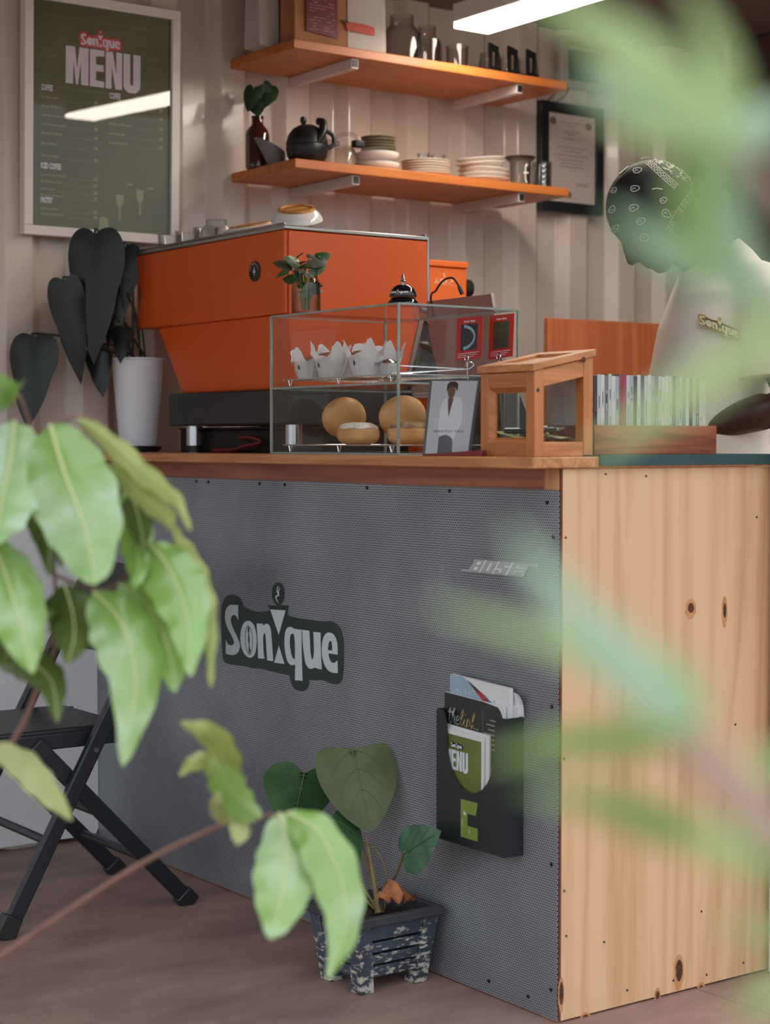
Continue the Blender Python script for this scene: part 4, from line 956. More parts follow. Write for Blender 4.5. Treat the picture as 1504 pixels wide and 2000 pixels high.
MB().slab([(0, 0), (1, 0), (1, 1), (0, 1)], lambda u, v_: q(u, v_, .0012), lambda u, v_: q(u, v_, .0022)).obj('clear_lid', G_jc, cdt)
# red folder lying below it
fo = MB(); a_, b_ = pX(828, 884, -.07), pX(938, 880, -.052)
fo.hexa([(-.074, a_.y, TOP), (-.062, a_.y - .175, TOP), (-.048, a_.y - .17, TOP), (-.060, a_.y, TOP)], [(-.074, a_.y, TOP + .003), (-.062, a_.y - .175, TOP + .012), (-.048, a_.y - .17, TOP + .012), (-.060, a_.y, TOP + .003)])
single(fo, 'red_folder', mat('dark_red_card', (120, 28, 36), .35, coat=.3), 'dark red bill folder lying flat at the counter edge', 'folder', bevel=.001)

# ================================================================== TIP BOX
M_tip = wood('tip_box_wood', (206, 138, 82), (170, 100, 56), axis=2, rough=.4, scale=1.6, sharp=(.15, .95)); M_tiph = wood('tip_box_rail', (204, 132, 78), (166, 96, 54), axis=1, rough=.4, scale=1.6, sharp=(.15, .95)); M_tipx = wood('tip_box_lid', (210, 146, 92), (172, 104, 58), axis=0, rough=.4, scale=1.6, sharp=(.15, .95))
G_tip = glass('tip_glass', (246, 250, 238), .7, .02, .04)
ux0, ux1, uy0, uy1 = -.041, .107, .029, .189
tip = thing('tip_box', 'small wooden box with glass windows and sloping lid', 'tip box', ((ux0 + ux1) / 2, (uy0 + uy1) / 2, TOP))
zf, zb, pw = 1.232, 1.262, .024
def zt(x): return zf + (zb - zf) * (x - ux0) / (ux1 - ux0)
# corner posts
for x, y in ((ux0, uy0), (ux0, uy1 - pw), (ux1 - pw, uy0), (ux1 - pw, uy1 - pw)):
    MB().hexa([(x, y, TOP), (x + pw, y, TOP), (x + pw, y + pw, TOP), (x, y + pw, TOP)], [(x, y, zt(x)), (x + pw, y, zt(x + pw)), (x + pw, y + pw, zt(x + pw)), (x, y + pw, zt(x))]).obj('post', M_tip, tip, bevel=.001)
for x in (ux0, ux1 - pw):
    MB().box(x + .001, x + pw - .003, uy0 + pw, uy1 - pw, TOP, TOP + .026).obj('rail', M_tiph, tip, bevel=.001)
    MB().box(x + .001, x + pw - .003, uy0 + pw, uy1 - pw, zt(x) - .030, zt(x) - .0015).obj('rail', M_tiph, tip, bevel=.001)
for y in (uy0, uy1 - pw):
    MB().box(ux0 + pw, ux1 - pw, y + .001, y + pw - .003, TOP, TOP + .028).obj('rail', M_tipx, tip, bevel=.001)
    a, b = ux0 + pw, ux1 - pw
    MB().hexa([(a, y + .001, zt(a) - .034), (b, y + .001, zt(b) - .034), (b, y + pw - .003, zt(b) - .034), (a, y + pw - .003, zt(a) - .034)],
              [(a, y + .001, zt(a) - .001), (b, y + .001, zt(b) - .001), (b, y + pw - .003, zt(b) - .001), (a, y + pw - .003, zt(a) - .001)]).obj('rail', M_tipx, tip, bevel=.001)
# mitred bevel strips inside the front window
for y0_, y1_, z0_, z1_, in ((uy0 + pw, uy1 - pw, TOP + .026, zt(ux0) - .030),):
    w_ = .010
    fr = [((y0_, z0_), (y1_, z0_), (y1_ - w_, z0_ + w_), (y0_ + w_, z0_ + w_)), ((y0_, z1_), (y1_, z1_), (y1_ - w_, z1_ - w_), (y0_ + w_, z1_ - w_)),
          ((y0_, z0_), (y0_, z1_), (y0_ + w_, z1_ - w_), (y0_ + w_, z0_ + w_)), ((y1_, z0_), (y1_, z1_), (y1_ - w_, z1_ - w_), (y1_ - w_, z0_ + w_))]
    for qd in fr:
        MB().hexa([(ux0 + .002, *qd[0]), (ux0 + .002, *qd[1]), (ux0 + .010, *qd[2]), (ux0 + .010, *qd[3])], [(ux0 + .014, *qd[0]), (ux0 + .014, *qd[1]), (ux0 + .014, *qd[2]), (ux0 + .014, *qd[3])]).obj('bevel_strip', M_tiph, tip)
MB().box(ux0 + .0142, ux0 + .016, uy0 + pw, uy1 - pw, TOP + .026, zt(ux0) - .03).obj('window_pane', G_tip, tip)
MB().box(ux0 + pw, ux1 - pw, uy0 + .012, uy0 + .0138, TOP + .028, zt(ux0) - .02).obj('window_pane', G_tip, tip)
MB().box(ux0 + pw, ux1 - pw, uy1 - .0138, uy1 - .012, TOP + .028, zt(ux0) - .02).obj('window_pane', G_tip, tip)
MB().box(ux0 + pw, ux1 - pw, uy0 + pw, uy1 - pw, TOP, TOP + .026).obj('floor_plate', M_tipx, tip)
lh = .014
def lid(a, b, c_, d, nm='lid_bar'):
    MB().hexa([(a, c_, zt(a) + .0003), (b, c_, zt(b) + .0003), (b, d, zt(b) + .0003), (a, d, zt(a) + .0003)], [(a, c_, zt(a) + lh), (b, c_, zt(b) + lh), (b, d, zt(b) + lh), (a, d, zt(a) + lh)]).obj(nm, M_tipx, tip, bevel=.0012)
lid(ux0 - .006, ux1 + .004, uy0 - .004, uy0 + .026); lid(ux0 - .006, ux1 + .004, uy1 - .026, uy1 + .004); lid(ux0 - .006, ux0 + .026, uy0 + .026, uy1 - .026); lid(ux1 - .028, ux1 + .004, uy0 + .026, uy1 - .026)
a, b = ux0 + .026, ux1 - .028
MB().hexa([(a, uy0 + .026, zt(a) + .002), (b, uy0 + .026, zt(b) + .002), (b, uy1 - .026, zt(b) + .002), (a, uy1 - .026, zt(a) + .002)], [(a, uy0 + .026, zt(a) + .008), (b, uy0 + .026, zt(b) + .008), (b, uy1 - .026, zt(b) + .008), (a, uy1 - .026, zt(a) + .008)]).obj('lid_panel', M_tipx, tip)
for px, py, r in ((1140, 702, .0055), (1051, 762, .004)):
    c = pY(px, py, uy0 - (.0042 if py < 720 else 0.))
    MB().lathe([(r, 0), (r * .8, .0008)], c, 12, Matrix.Rotation(PI / 2, 4, 'X')).obj('knot', M_knot, tip)
# contents
M_note = mat('yellow_note', (206, 200, 140), .7, trans=.1); M_sil = mat('pen_silver', (200, 200, 204), .2, .9)
def note(c, lab, rz, tilt, sx=.045, sy=.06):
    mb = MB(); M_ = Euler((tilt, .12, rz)).to_matrix()
    mb.grid(5, 5, lambda u, v_: V(c) + M_ @ V(((u - .5) * sx, (v_ - .5) * sy, .005 * math.sin(PI * u) + .0005)))
    single(mb, 'paper_note', M_note, lab, 'note', group='yellow notes in the tip box', smooth=180)
note((.0, .14, TOP + .037), 'flat yellow note under the pen in the tip box', .3, .22)
note((.045, .11, TOP + .036), 'yellow note lying at the middle of the tip box', -.6, .16)
note((.02, .085, TOP + .060), 'upright folded yellow note beside the corner of the tip box', .9, .95, .04, .05)
note((.06, .075, TOP + .034), 'yellow note nearest the side window of the tip box', .1, .12)
for lab, p0, p1 in (('black ballpoint pen behind the front window of the tip box', (-.012, .150, TOP + .048), (.03, .07, TOP + .048)), ('black ballpoint pen with silver tip behind the side window', (-.008, .060, TOP + .050), (.070, .064, TOP + .054))):
    p0, p1 = V(p0), V(p1); r = thing('ballpoint_pen', lab, 'pen', p0, group='pens in the tip box')
    MB().tube([p0, p0.lerp(p1, .62)], .0045, 12).obj('barrel', M_pl, r); MB().tube([p0.lerp(p1, .62), p0.lerp(p1, .9), p1], [.0042, .0036, .001], 12).obj('tip', M_sil, r)
    MB().bar(p0 + V((0, 0, .006)), p0.lerp(p1, .35) + V((0, 0, .006)), .003, .0015).obj('clip', M_sil, r)

# ================================================================== LOWER SHELF
SZ = ZL + .0005
# amber bottle with cuttings
p = pY(503, 325, 1.825); bx_ = p.x; by_ = 1.825
G_amb = mat('amber_glass', (66, 26, 16), .08, coat=.5, spec=.6)
bo = thing('amber_bottle', 'amber glass bottle holding heart-shaped leaves on the lower shelf', 'bottle', (bx_, by_, SZ))
MB().lathe([(.030, 0), (.0345, .004), (.0350, .095), (.031, .108), (.0185, .124), (.0165, .128), (.0165, .142), (.018, .143), (.018, .149), (.014, .149), (.013, .13), (.001, .13)], (bx_, by_, SZ), 36).obj('glass', G_amb, bo)
M_lsh = mat('shelf_plant_leaf', (40, 70, 40), .38, rgb2=(26, 50, 32), scale=20, trans=.15)
for (a, b, wd) in (((495, 172), (484, 215), .050), ((526, 170), (512, 210), .062), ((500, 200), (505, 226), .05), ((515, 166), (540, 195), .045)):
    p0, p1 = pY(*a, by_ - .01), pY(*b, by_ - .025); heart_leaf(p0, p1, wd, (-.5, -.8, .3), .3, .1, M_lsh, bo)
    stem([(bx_, by_, SZ + .12), (bx_, by_ - .004, SZ + .155), p0], [.0016] * 14, bo, M_sg)
# grey scoop bowl
M_grey = mat('grey_ceramic', (128, 124, 126), .45, var=.1, scale=10)
p = pY(540, 320, 1.748); gb = MB()
def scoop(u, v_, o=0.):
    a = 2 * PI * u; r = (.026 + .020 * v_) - o; z = .004 + v_ * .052 + (.020 * v_ * math.cos(a - 2.9))
    return V((p.x + r * math.cos(a) + .02 * v_ * math.cos(2.9), 1.748 + r * math.sin(a) * .8 + .016 * v_ * math.sin(2.9), SZ + z))
gb.grid(28, 5, lambda u, v_: scoop(u, v_), True); gb.grid(28, 5, lambda u, v_: scoop(u, v_, .003) + V((0, 0, .002 * (1 - v_))), True)
gb.add([scoop(i / 28, 0) for i in range(28)], [tuple(range(28))])
gb.lathe([(.022, 0), (.024, .0042)], (p.x, 1.748, SZ), 24)
single(gb, 'pouring_bowl', M_grey, 'grey ceramic pouring bowl beside the amber bottle', 'bowl', smooth=60)
# black teapot
M_tea = mat('matt_black_ceramic', (26, 26, 29), .38, var=.2, scale=10)
tp = pY(602, 312, 1.662); tx_, ty_ = tp.x, 1.668
te = thing('teapot', 'round black ceramic teapot on the lower shelf', 'teapot', (tx_, ty_, SZ))
MB().lathe([(.036, 0), (.045, .004), (.056, .022), (.0595, .042), (.058, .052), (.001, .0525)], (tx_, ty_, SZ), 40).obj('body', M_tea, te)
MB().lathe([(.0595, .0530), (.060, .055), (.054, .078), (.040, .097), (.022, .107), (.008, .110), (.001, .110)], (tx_, ty_, SZ), 40).obj('lid', M_tea, te)
MB().lathe([(.004, .109), (.007, .112), (.0095, .120), (.0075, .129), (.001, .132)], (tx_ - .012, ty_, SZ), 20).obj('knob', M_tea, te)
d_ = V((.10, -.995, 0))
hb = V((tx_ + .012, ty_ - .02, SZ))
MB().tube(curve([hb + V((-.012, -.030, .055)), hb + V((.004, -.035, .082)), hb + V((.014, -.020, .112)), hb + V((.008, -.004, .118))], 5), [.011] * 6 + [.012] * 6 + [.010] * 4, 14).obj('spout', M_tea, te)
MB().tube(curve([hb + V((.042, .0, .046)), hb + V((.062, -.004, .06)), hb + V((.060, .0, .086)), hb + V((.032, .008, .098))], 5), .006, 10).obj('handle', M_tea, te)
# clear glass coffee server
G_sv = glass('server_glass', (240, 226, 216), 1.4, .03, .5)
p = pY(665, 318, 1.70); sx_, sy_ = p.x, 1.70
sv = thing('glass_server', 'clear glass coffee server with black grip behind the white bowls', 'carafe', (sx_, sy_, SZ))
MB().lathe([(.040, 0), (.052, .006), (.055, .022), (.046, .048), (.036, .062), (.037, .066), (.033, .066), (.043, .046), (.052, .022), (.048, .008), (.001, .006)], (sx_, sy_, SZ), 36).obj('glass', G_sv, sv)
MB().tube(curve([(sx_ + .036, sy_ - .02, SZ + .058), (sx_ + .052, sy_ - .028, SZ + .078), (sx_ + .030, sy_ - .02, SZ + .100), (sx_ - .01, sy_ - .01, SZ + .096), (sx_ - .034, sy_ + .0, SZ + .07)], 5), .005, 10).obj('glass_handle', G_sv, sv)
MB().box(sx_ + .012, sx_ + .048, sy_ - .058, sy_ - .034, SZ + .060, SZ + .080).obj('grip', M_pl, sv, bevel=.004)
MB().lathe([(.022, 0), (.024, .010), (.012, .016), (.001, .017)], (sx_ - .03, sy_ - .0, SZ + .0665), 20).obj('stopper', G_sv, sv)
MB().tube(curve([(sx_ - .07, sy_ + .06, SZ + .07), (sx_ - .09, sy_ + .06, SZ + .10), (sx_ - .14, sy_ + .06, SZ + .09), (sx_ - .15, sy_ + .06, SZ + .05)], 5), .003, 8)
# white bowls with small green plates on them
ORD = ['bottom', 'second', 'third', 'fourth', 'fifth', 'sixth', 'seventh']
M_cr = mat('cream_stoneware', (228, 220, 208), .25, var=.03, scale=8); M_pg = mat('sage_stoneware', (150, 142, 116), .3, var=.08, scale=8); M_tc = mat('clay_underside', (186, 110, 66), .7)
def bowl(c, R, h, lab, m=M_por, group='white bowls on the lower shelf'):
    t = thing('bowl', lab, 'bowl', c, group=group)
    MB().lathe([(R * .62, .003), (R * .9, h * .35), (R, h * .75), (R, h), (R * .96, h), (R * .94, h * .7), (R * .6, h * .3), (.001, h * .28)], (0, 0, 0), 44).obj('body', m, t, world=False)
    MB().lathe([(R * .60, 0), (R * .62, .0032)], (0, 0, 0), 36).obj('foot_ring', M_tc, t, world=False)
def plate(c, R, h, lab, m, group, tilt=(0, 0, 0), cat='plate', name='plate', foot=True):
    t = thing(name, lab, cat, c, group=group); t.rotation_euler = tilt
    MB().lathe([(R * .60, .0012), (R * .64, .002), (R * .96, h * .78), (R, h * .92), (R * .985, h), (R * .93, h * .93), (R * .62, h * .42), (.001, h * .4)], (0, 0, 0), 48).obj('dish', m, t, world=False)
    if foot: MB().lathe([(R * .60, 0), (R * .61, .0014)], (0, 0, 0), 36).obj('foot_ring', M_tc, t, world=False)
bc = pY(737, 324, 1.685); bc.z = SZ; bc = V((bc.x, 1.685, SZ))
bowl(bc, .064, .026, 'bottom white bowl of the stack next to the teapot'); bowl(bc + V((0, 0, .0268)), .063, .029, 'second white bowl up under the small green plates')
z = SZ + .0568
for i in range(5):
    plate(bc + V((.001 * (i % 2), .002 * (i % 3), 0)) * 1 + V((.004, 0, z - SZ)), .053 - .0004 * i, .0108, '%s small sage green plate piled on the white bowls' % ('bottom', 'second', 'third', 'fourth', 'topmost')[i], M_pg, 'small green plates', name='small_plate', foot=False); z += .0085
# saucers
sc_ = V((pY(832, 330, 1.70).x, 1.70, SZ)); z = 0
for i in range(6):
    plate(sc_ + V((.0015 * (i % 2), .001 * (i % 3), z)), .0735, .0135, '%s cream saucer in the stack between bowls and plates' % ('bottom', 'second', 'third', 'fourth', 'fifth', 'topmost')[i], M_cr, 'cream saucers', name='saucer', cat='saucer', foot=(i == 0)); z += .0078
for i, (px, lab, r) in enumerate(((827, 'small clear glass dish on the saucers, left', .018), (855, 'small clear glass cup on the saucers, right', .022))):
    pp_ = pY(px, 290, 1.69)
    glass_cup('small_glass', lab, (pp_.x, 1.69, SZ + z + .0062), [(r * .8, 0), (r, .003), (r * 1.06, .020), (r, .020), (r * .93, .004), (.001, .003)], 'small glasses on the saucers')
# big plates, the upper three askew
pc = V((pY(945, 345, 1.70).x, 1.70, SZ)); z = 0
TL = [(0, 0, 0), (0, 0, 0), (.0, .03, 0), (.02, -.09, 0), (.03, -.10, 0)]
HZ = [0, .0135, .027, .048, .062]
for i in range(5):
    plate(pc + V((.002 * (i % 2) + (.0 if i < 3 else -.012), 0, HZ[i])), (.079, .079, .080, .077, .076)[i], .0185, '%s thick white plate of the slumping stack' % ('bottom', 'second', 'third', 'fourth', 'topmost')[i], M_por, 'thick white plates', TL[i], foot=(i == 0))
# steel tumbler and printed glasses
tx2 = pY(1018, 345, 1.66).x
tm = thing('steel_tumbler', 'flared steel tumbler with printed letter beside the plates', 'tumbler', (tx2, 1.665, SZ))
G_smk = glass('smoked_glass', (196, 188, 180), 1.6, .05, .5)
MB().lathe([(.030, 0), (.031, .004), (.033, .075), (.046, .086), (.047, .089), (.044, .089), (.031, .074), (.029, .006), (.001, .005)], (tx2, 1.665, SZ), 36).obj('cup', G_smk, tm)
MB().lathe([(.046, .0892), (.048, .0905), (.046, .092), (.043, .0905)], (tx2, 1.665, SZ), 36).obj('rim', M_alu, tm)
def curved(cx, cy, r, an0, sw, z0, h): return lambda x, y: V((cx + r * math.cos(an0 + x * sw), cy + r * math.sin(an0 + x * sw), z0 + y * h))
mb = MB(); fm = curved(tx2, 1.665, .0345, -2.05, .75, SZ + .012, .052)
stroke(mb, fm, [(.62, 1.0), (.42, .98), (.36, .85), (.36, .2), (.42, .05), (.55, .0)], .14); stroke(mb, fm, [(.1, .52), (.8, .55)], .08); mb.obj('print', mat('cup_print_white', (220, 222, 210), .4), tm, 0)
gx2 = pY(1056, 352, 1.665).x
tg2 = thing('printed_glass', 'tall glass with black band of white marks at the shelf end', 'glass', (gx2, 1.66, SZ))
MB().lathe([(.029, 0), (.030, .004), (.031, .082), (.0285, .082), (.027, .006), (.001, .005)], (gx2, 1.66, SZ), 32).obj('glass', G_smk, tg2)
fm = curved(gx2, 1.66, .0318, -2.35, .55, SZ + .004, .072)
mb = MB(); mb.grid(6, 2, lambda u, v_: fm(u, v_)); mb.obj('black_band', M_pl, tg2, 0)
fm2 = curved(gx2, 1.66, .0323, -2.35, .55, SZ + .004, .072)
for i, y in enumerate((.06, .24, .46, .70, .92)):
    mb = MB(); stroke(mb, fm2, [(.3, y + .05), (.25, y - .04), (.55, y - .06), (.75, y + .04), (.7, y + .07)], .07); mb.obj('mark', M_stw, tg2, 0)
glass_cup('clear_tumbler', 'clear empty glass behind the printed glass at the shelf end', (gx2 + .035, 1.73, SZ), [(.026, 0), (.03, .004), (.034, .082), (.032, .082), (.027, .006), (.001, .005)])

# ================================================================== UPPER SHELF
UZ = ZU + .0005
M_kraft = mat('kraft_paper', (178, 122, 82), .75, rgb2=(150, 98, 64), scale=7, bump=.2, bscale=30); M_wbag = mat('white_paper_bag', (196, 188, 180), .6, rgb2=(176, 168, 160), scale=5, bump=.2, bscale=20); M_lab = mat('maroon_label', (104, 26, 34), .5); M_labt = mat('label_text', (186, 130, 128), .6); M_orr = mat('red_sticker', (188, 58, 36), .5); M_ol = mat('olive_bag_edge', (92, 74, 40), .7)
def bag(name, lab, x0, x1, y0, y1, h, m, gus=.012, cat='bag'):
    t = thing(name, lab, cat, ((x0 + x1) / 2, (y0 + y1) / 2, UZ), group='coffee bags on the upper shelf')
    mb = MB(); ym = (y0 + y1) / 2; xm = (x0 + x1) / 2
    loops = []
    for k, (zz, s, d) in enumerate(((0, 1, 1), (.02, 1.01, 1), (h * .55, .99, .9), (h * .85, .96, .45), (h * .93, .95, .15), (h, .95, .1))):
        hx = (x1 - x0) / 2 * s; hy = (y1 - y0) / 2 * d
        for a, b in ((-1, -1), (0, -1.05), (1, -1), (.94, 0), (1, 1), (0, 1.05), (-1, 1), (-.94, 0)): mb.v.append(V((xm + hx * a, ym + hy * b, UZ + zz)))
    for k in range(5):
        for i in range(8): mb.f.append((k * 8 + i, k * 8 + (i + 1) % 8, (k + 1) * 8 + (i + 1) % 8, (k + 1) * 8 + i))
    mb.f += [tuple(reversed(range(8))), tuple(40 + i for i in range(8))]
    b = mb.obj('pouch', m, t, 30)
    MB().box(xm - (x1 - x0) * .47, xm + (x1 - x0) * .47, ym - .008, ym + .006, UZ + h * .96, UZ + h + .004).obj('folded_top', m, t, bevel=.002)
    return t, b
xx = lambda px, y: pY(px, 60, y).x
bag('white_bag', 'white bag at the left end of the upper shelf', xx(492, 1.75), xx(530, 1.75), 1.71, 1.79, .26, M_wbag)
bag('kraft_bag', 'slim brown paper bag behind the labelled kraft bag', xx(536, 1.745), xx(560, 1.745), 1.71, 1.78, .27, M_kraft)
t, b = bag('kraft_bag', 'brown kraft coffee bag with dark red label', xx(563, 1.66), xx(664, 1.66), 1.625, 1.70, .30, M_kraft)
a0, a1 = pY(597, -20, 1.622), pY(657, 75, 1.622)
yl = lambda z: 1.6215 + .0
lm = lambda u, v_: V((a0.x + (a1.x - a0.x) * u, 1.6185, UZ + .19 - .165 * v_ - .010 * u * 0))
lb = MB(); lb.slab([(0, 0), (1, 0), (1.03, 1), (0, .95)], lambda u, v_: lm(u, v_), lambda u, v_: lm(u, v_) + V((0, .0022, 0))); lb = lb.obj('label', M_lab, t)
mb = MB(); rn = random.Random(5)
for r_ in range(13):
    x = .1; y = .30 + r_ * .05
    while x < .9:
        wd = rn.uniform(.05, .2)
        if rn.random() < .7: rect(mb, lambda u, v_: lm(u, v_) + V((0, -.0005, 0)), x, min(x + wd, .92), y, y + .012)
        x += wd + .04
mb.obj('label_lines', M_labt, lb, 0)['kind'] = 'stuff'
t, b = bag('white_bag', 'white coffee bag with red sticker on the upper shelf', xx(666, 1.66), xx(740, 1.66), 1.625, 1.70, .28, M_wbag)
c0 = pY(675, 40, 1.62); c1 = pY(732, 70, 1.62)
lm2 = lambda u, v_: V((c0.x + (c1.x - c0.x) * u, 1.6195, c0.z + (c1.z - c0.z) * v_))
MB().slab(smoothloop([(0, .12), (.08, .05), (.75, .08), (.88, .18), (1, .25), (1, 1), (.7, .97), (.05, .9)], 1, 70), lm2, lambda u, v_: lm2(u, v_) + V((0, .002, 0))).obj('sticker', M_orr, t)
MB().slab([(-.14, .0), (.05, -.1), (.09, .15), (-.02, .32)], lm2, lambda u, v_: lm2(u, v_) + V((0, .002, 0))).obj('sticker_tab', M_ol, t)
# glass jars, mugs
G_dk = glass('shelf_glass', (226, 220, 214), 1.2, .04, .38)
def jarp(R, h, nk): return [(R * .9, 0), (R, .004), (R, h * .62), (R * nk, h * .80), (R * nk, h), (R * (nk - .06), h), (R * (nk - .06), h * .8), (R * .94, h * .6), (R * .93, .006), (.001, .005)]
x = pY(787, 100, 1.67).x
glass_cup('glass_jar', 'wide clear glass jar next to the white coffee bag', (x, 1.675, UZ), jarp(.056, .135, .62), 'glassware on the upper shelf', G_dk, 'jar')
x = pY(840, 110, 1.74).x
glass_cup('glass_jar', 'narrow necked clear glass jar behind the wide jar', (x, 1.755, UZ), jarp(.045, .14, .6), 'glassware on the upper shelf', G_dk, 'jar')
for px, lab, y in ((838, 'clear glass tumbler in front of the narrow glass jar', 1.65), (893, 'clear glass tumbler between jars and black-handled servers', 1.66)):
    x = pY(px, 110, y).x
    glass_cup('glass_tumbler', lab, (x, y, UZ), [(.028, 0), (.032, .004), (.034, .07), (.032, .07), (.029, .006), (.001, .005)], 'glassware on the upper shelf', G_dk)
for i, (px, lab) in enumerate(((955, 'black-handled glass server nearest the tumblers on the upper shelf'), (992, 'middle black-handled glass server on the upper shelf'), (1028, 'black-handled glass server at the right end of the upper shelf'))):
    y = 1.665; x = pY(px, 110, y).x + .02
    t = thing('glass_server', lab, 'carafe', (x, y + .02, UZ), group='black-handled glass servers')
    MB().lathe([(.028, 0), (.034, .004), (.036, .03), (.030, .068), (.031, .072), (.028, .072), (.033, .03), (.031, .006), (.001, .005)], (x, y + .02, UZ), 28).obj('glass', G_dk, t)
    hx, hy = x - .026, y - .028
    o = [(-.018, .0), (.018, .0), (.021, .076), (-.020, .086)]; inn = [(-.006, .016), (.008, .016), (.009, .060), (-.007, .067)]
    hm = MB()
    for d in (-.006, .006): hm.poly([o, inn], lambda a, b, d=d: V((hx + a * .9 + d * .3, hy + d, UZ + .004 + b)))
    for lp in (o, inn):
        for k in range(4):
            a, b = lp[k], lp[(k + 1) % 4]
            hm.add([V((hx + a[0] * .9 - .0018, hy - .006, UZ + .004 + a[1])), V((hx + b[0] * .9 - .0018, hy - .006, UZ + .004 + b[1])), V((hx + b[0] * .9 + .0018, hy + .006, UZ + .004 + b[1])), V((hx + a[0] * .9 + .0018, hy + .006, UZ + .004 + a[1]))], [(0, 1, 2, 3)])
    hm.obj('handle', M_pl, t, 30)
    MB().lathe([(.0365, .010), (.0370, .011), (.0370, .022), (.0365, .023)], (x, y + .02, UZ), 28).obj('band', M_pl, t)

# ================================================================== DISC TRAY, CABINET
M_tray = wood('brown_tray_wood', (158, 82, 50), (120, 58, 36), axis=0, rough=.5, scale=1.6)
tr0, tr1, trY = .112, .446, .03
tr = thing('disc_tray', 'brown wooden tray full of upright music discs on the mat', 'tray', ((tr0 + tr1) / 2, .1, TOPM))
MB().box(tr0, tr1, trY, trY + .008, TOPM, 1.131).obj('front', M_tray, tr, bevel=.001); MB().box(tr0, tr1, trY + .158, trY + .166, TOPM, 1.131).obj('rear', M_tray, tr, bevel=.001)
MB().box(tr0, tr0 + .006, trY + .0081, trY + .1579, TOPM, 1.131).obj('end', M_tray, tr, bevel=.001); MB().box(tr1 - .006, tr1, trY + .0081, trY + .1579, TOPM, 1.131).obj('end', M_tray, tr, bevel=.001)
MB().box(tr0 + .006, tr1 - .006, trY + .0081, trY + .1579, TOPM, TOPM + .005).obj('bottom', M_tray, tr)
SP = [mat('spine_%d' % i, c_, .35, var=.25, scale=40, stretch=(1, 1, .15)) for i, c_ in enumerate(((190, 188, 190), (120, 116, 122), (52, 50, 54), (206, 204, 200), (150, 60, 74), (160, 164, 170), (84, 86, 92), (214, 206, 190), (110, 140, 150)))]
NUMW = ['first', 'second', 'third', 'fourth', 'fifth', 'sixth', 'seventh', 'eighth', 'ninth', 'tenth', 'eleventh', 'twelfth', 'thirteenth', 'fourteenth', 'fifteenth', 'sixteenth', 'seventeenth', 'eighteenth', 'nineteenth', 'twentieth', 'twenty-first', 'twenty-second', 'twenty-third', 'twenty-fourth', 'twenty-fifth', 'twenty-sixth', 'twenty-seventh', 'twenty-eighth', 'twenty-ninth', 'thirtieth', 'thirty-first', 'thirty-second']
G_cdc = glass('disc_case_clear', (236, 238, 240), .8, .05, .1)
x = tr0 + .0075; order = [2, 0, 3, 1, 0, 3, 5, 4, 4, 0, 5, 2, 3, 6, 0, 3, 5, 1, 0, 7, 3, 0, 6, 5, 0, 8, 3, 2, 0, 1, 7, 3]
first = None
for i in range(32):
    if x + .0098 > tr1 - .0065: break
    dz = rn.uniform(-.002, .003); th_ = .0092
    t = thing('music_disc', '%s upright disc case from the tip box in the tray' % NUMW[i], 'disc case', (x + th_ / 2, .03 + .08, TOPM + .0052), group='upright music discs in the tray')
    h = .149 + dz
    sp = MB().box(x, x + th_, trY + .011, trY + .0135, TOPM + .0052, TOPM + .0052 + h).obj('spine', SP[order[i % len(order)]], t, bevel=.0004)
    MB().box(x + .0004, x + th_ - .0004, trY + .0136, trY + .150, TOPM + .0054, TOPM + .005 + h).obj('case', SP[(order[(i * 3 + 1) % len(order)])], t)
    tt = MB()
    for k in range(rn.randint(2, 4)):
        z0_ = TOPM + .02 + rn.random() * .10; rect(tt, lambda a, b: V((x + a * th_, trY + .0108, z0_ + b)), .42, .60, 0, rn.uniform(.012, .03))
    tt.obj('spine_print', SP[(order[i % len(order)] + 2) % 9], sp, 0)['kind'] = 'stuff'
    x += th_ + .0004
# plywood partition by the back wall
M_cab = wood('orange_plywood', (190, 108, 62), (172, 92, 52), axis=2, rough=.5, scale=.6)
c0 = pY(1070, 620, 1.50)
cb = thing('plywood_partition', 'tall plain orange plywood partition board standing behind the discs', 'partition', ((c0.x + 2.0) / 2, 1.7, 0))
MB().box(c0.x, 2.06, 1.50, 1.518, .0, 1.467).obj('board', M_cab, cb, bevel=.001)
for x in (c0.x + .3, 2.0): MB().box(x, x + .04, 1.5182, 1.56, 0, 1.40).obj('batten', M_cab, cb, bevel=.001)
MB().box(c0.x + .3, 2.04, 1.5182, 1.90, .0, .03).obj('foot_board', M_cab, cb)

# ================================================================== MAGAZINE HOLDER
M_hold = mat('black_acrylic', (36, 39, 43), .45); hY0, hY1, hX, hz0 = .096, .314, -.052, .302
hold = thing('magazine_holder', 'black wall-mounted magazine holder with oval cut-out on steel front', 'magazine holder', (-.007, .2, hz0))
HW = hY1 - hY0
HL = .262           # height of the left edge
def hf(d): return lambda u, v_: V((d, hY1 - u * HW, hz0 + v_))
# outline of the front plate: tall left ear, deep oval bite, right shoulder a little lower
bite = []
for k in range(13):
    a = PI + k * PI / 12; bite.append((.498 + .342 * math.cos(a), .200 + .092 * math.sin(a)))
outl = [(0, 0), (1, 0), (1, .268), (.88, .268), (.845, .250)] + [(x, y) for x, y in reversed(bite)] + [(.15, .235), (.12, .255), (.08, .262), (0, HL)]
MB().slab(outl, hf(hX), hf(hX + .0025)).obj('front_plate', M_hold, hold)
MB().box(hX + .0026, -.0072, hY0, hY0 + .0025, hz0, hz0 + .268).obj('side_plate', M_hold, hold); MB().box(hX + .0026, -.0072, hY1 - .0025, hY1, hz0, hz0 + .262).obj('side_plate', M_hold, hold)
MB().box(hX + .0026, -.0072, hY0 + .0026, hY1 - .0026, hz0, hz0 + .003).obj('bottom_plate', M_hold, hold)
M_cgr = mat('olive_vinyl', (122, 140, 62), .5)
lg_ = MB(); F2 = hf(hX - .0006)
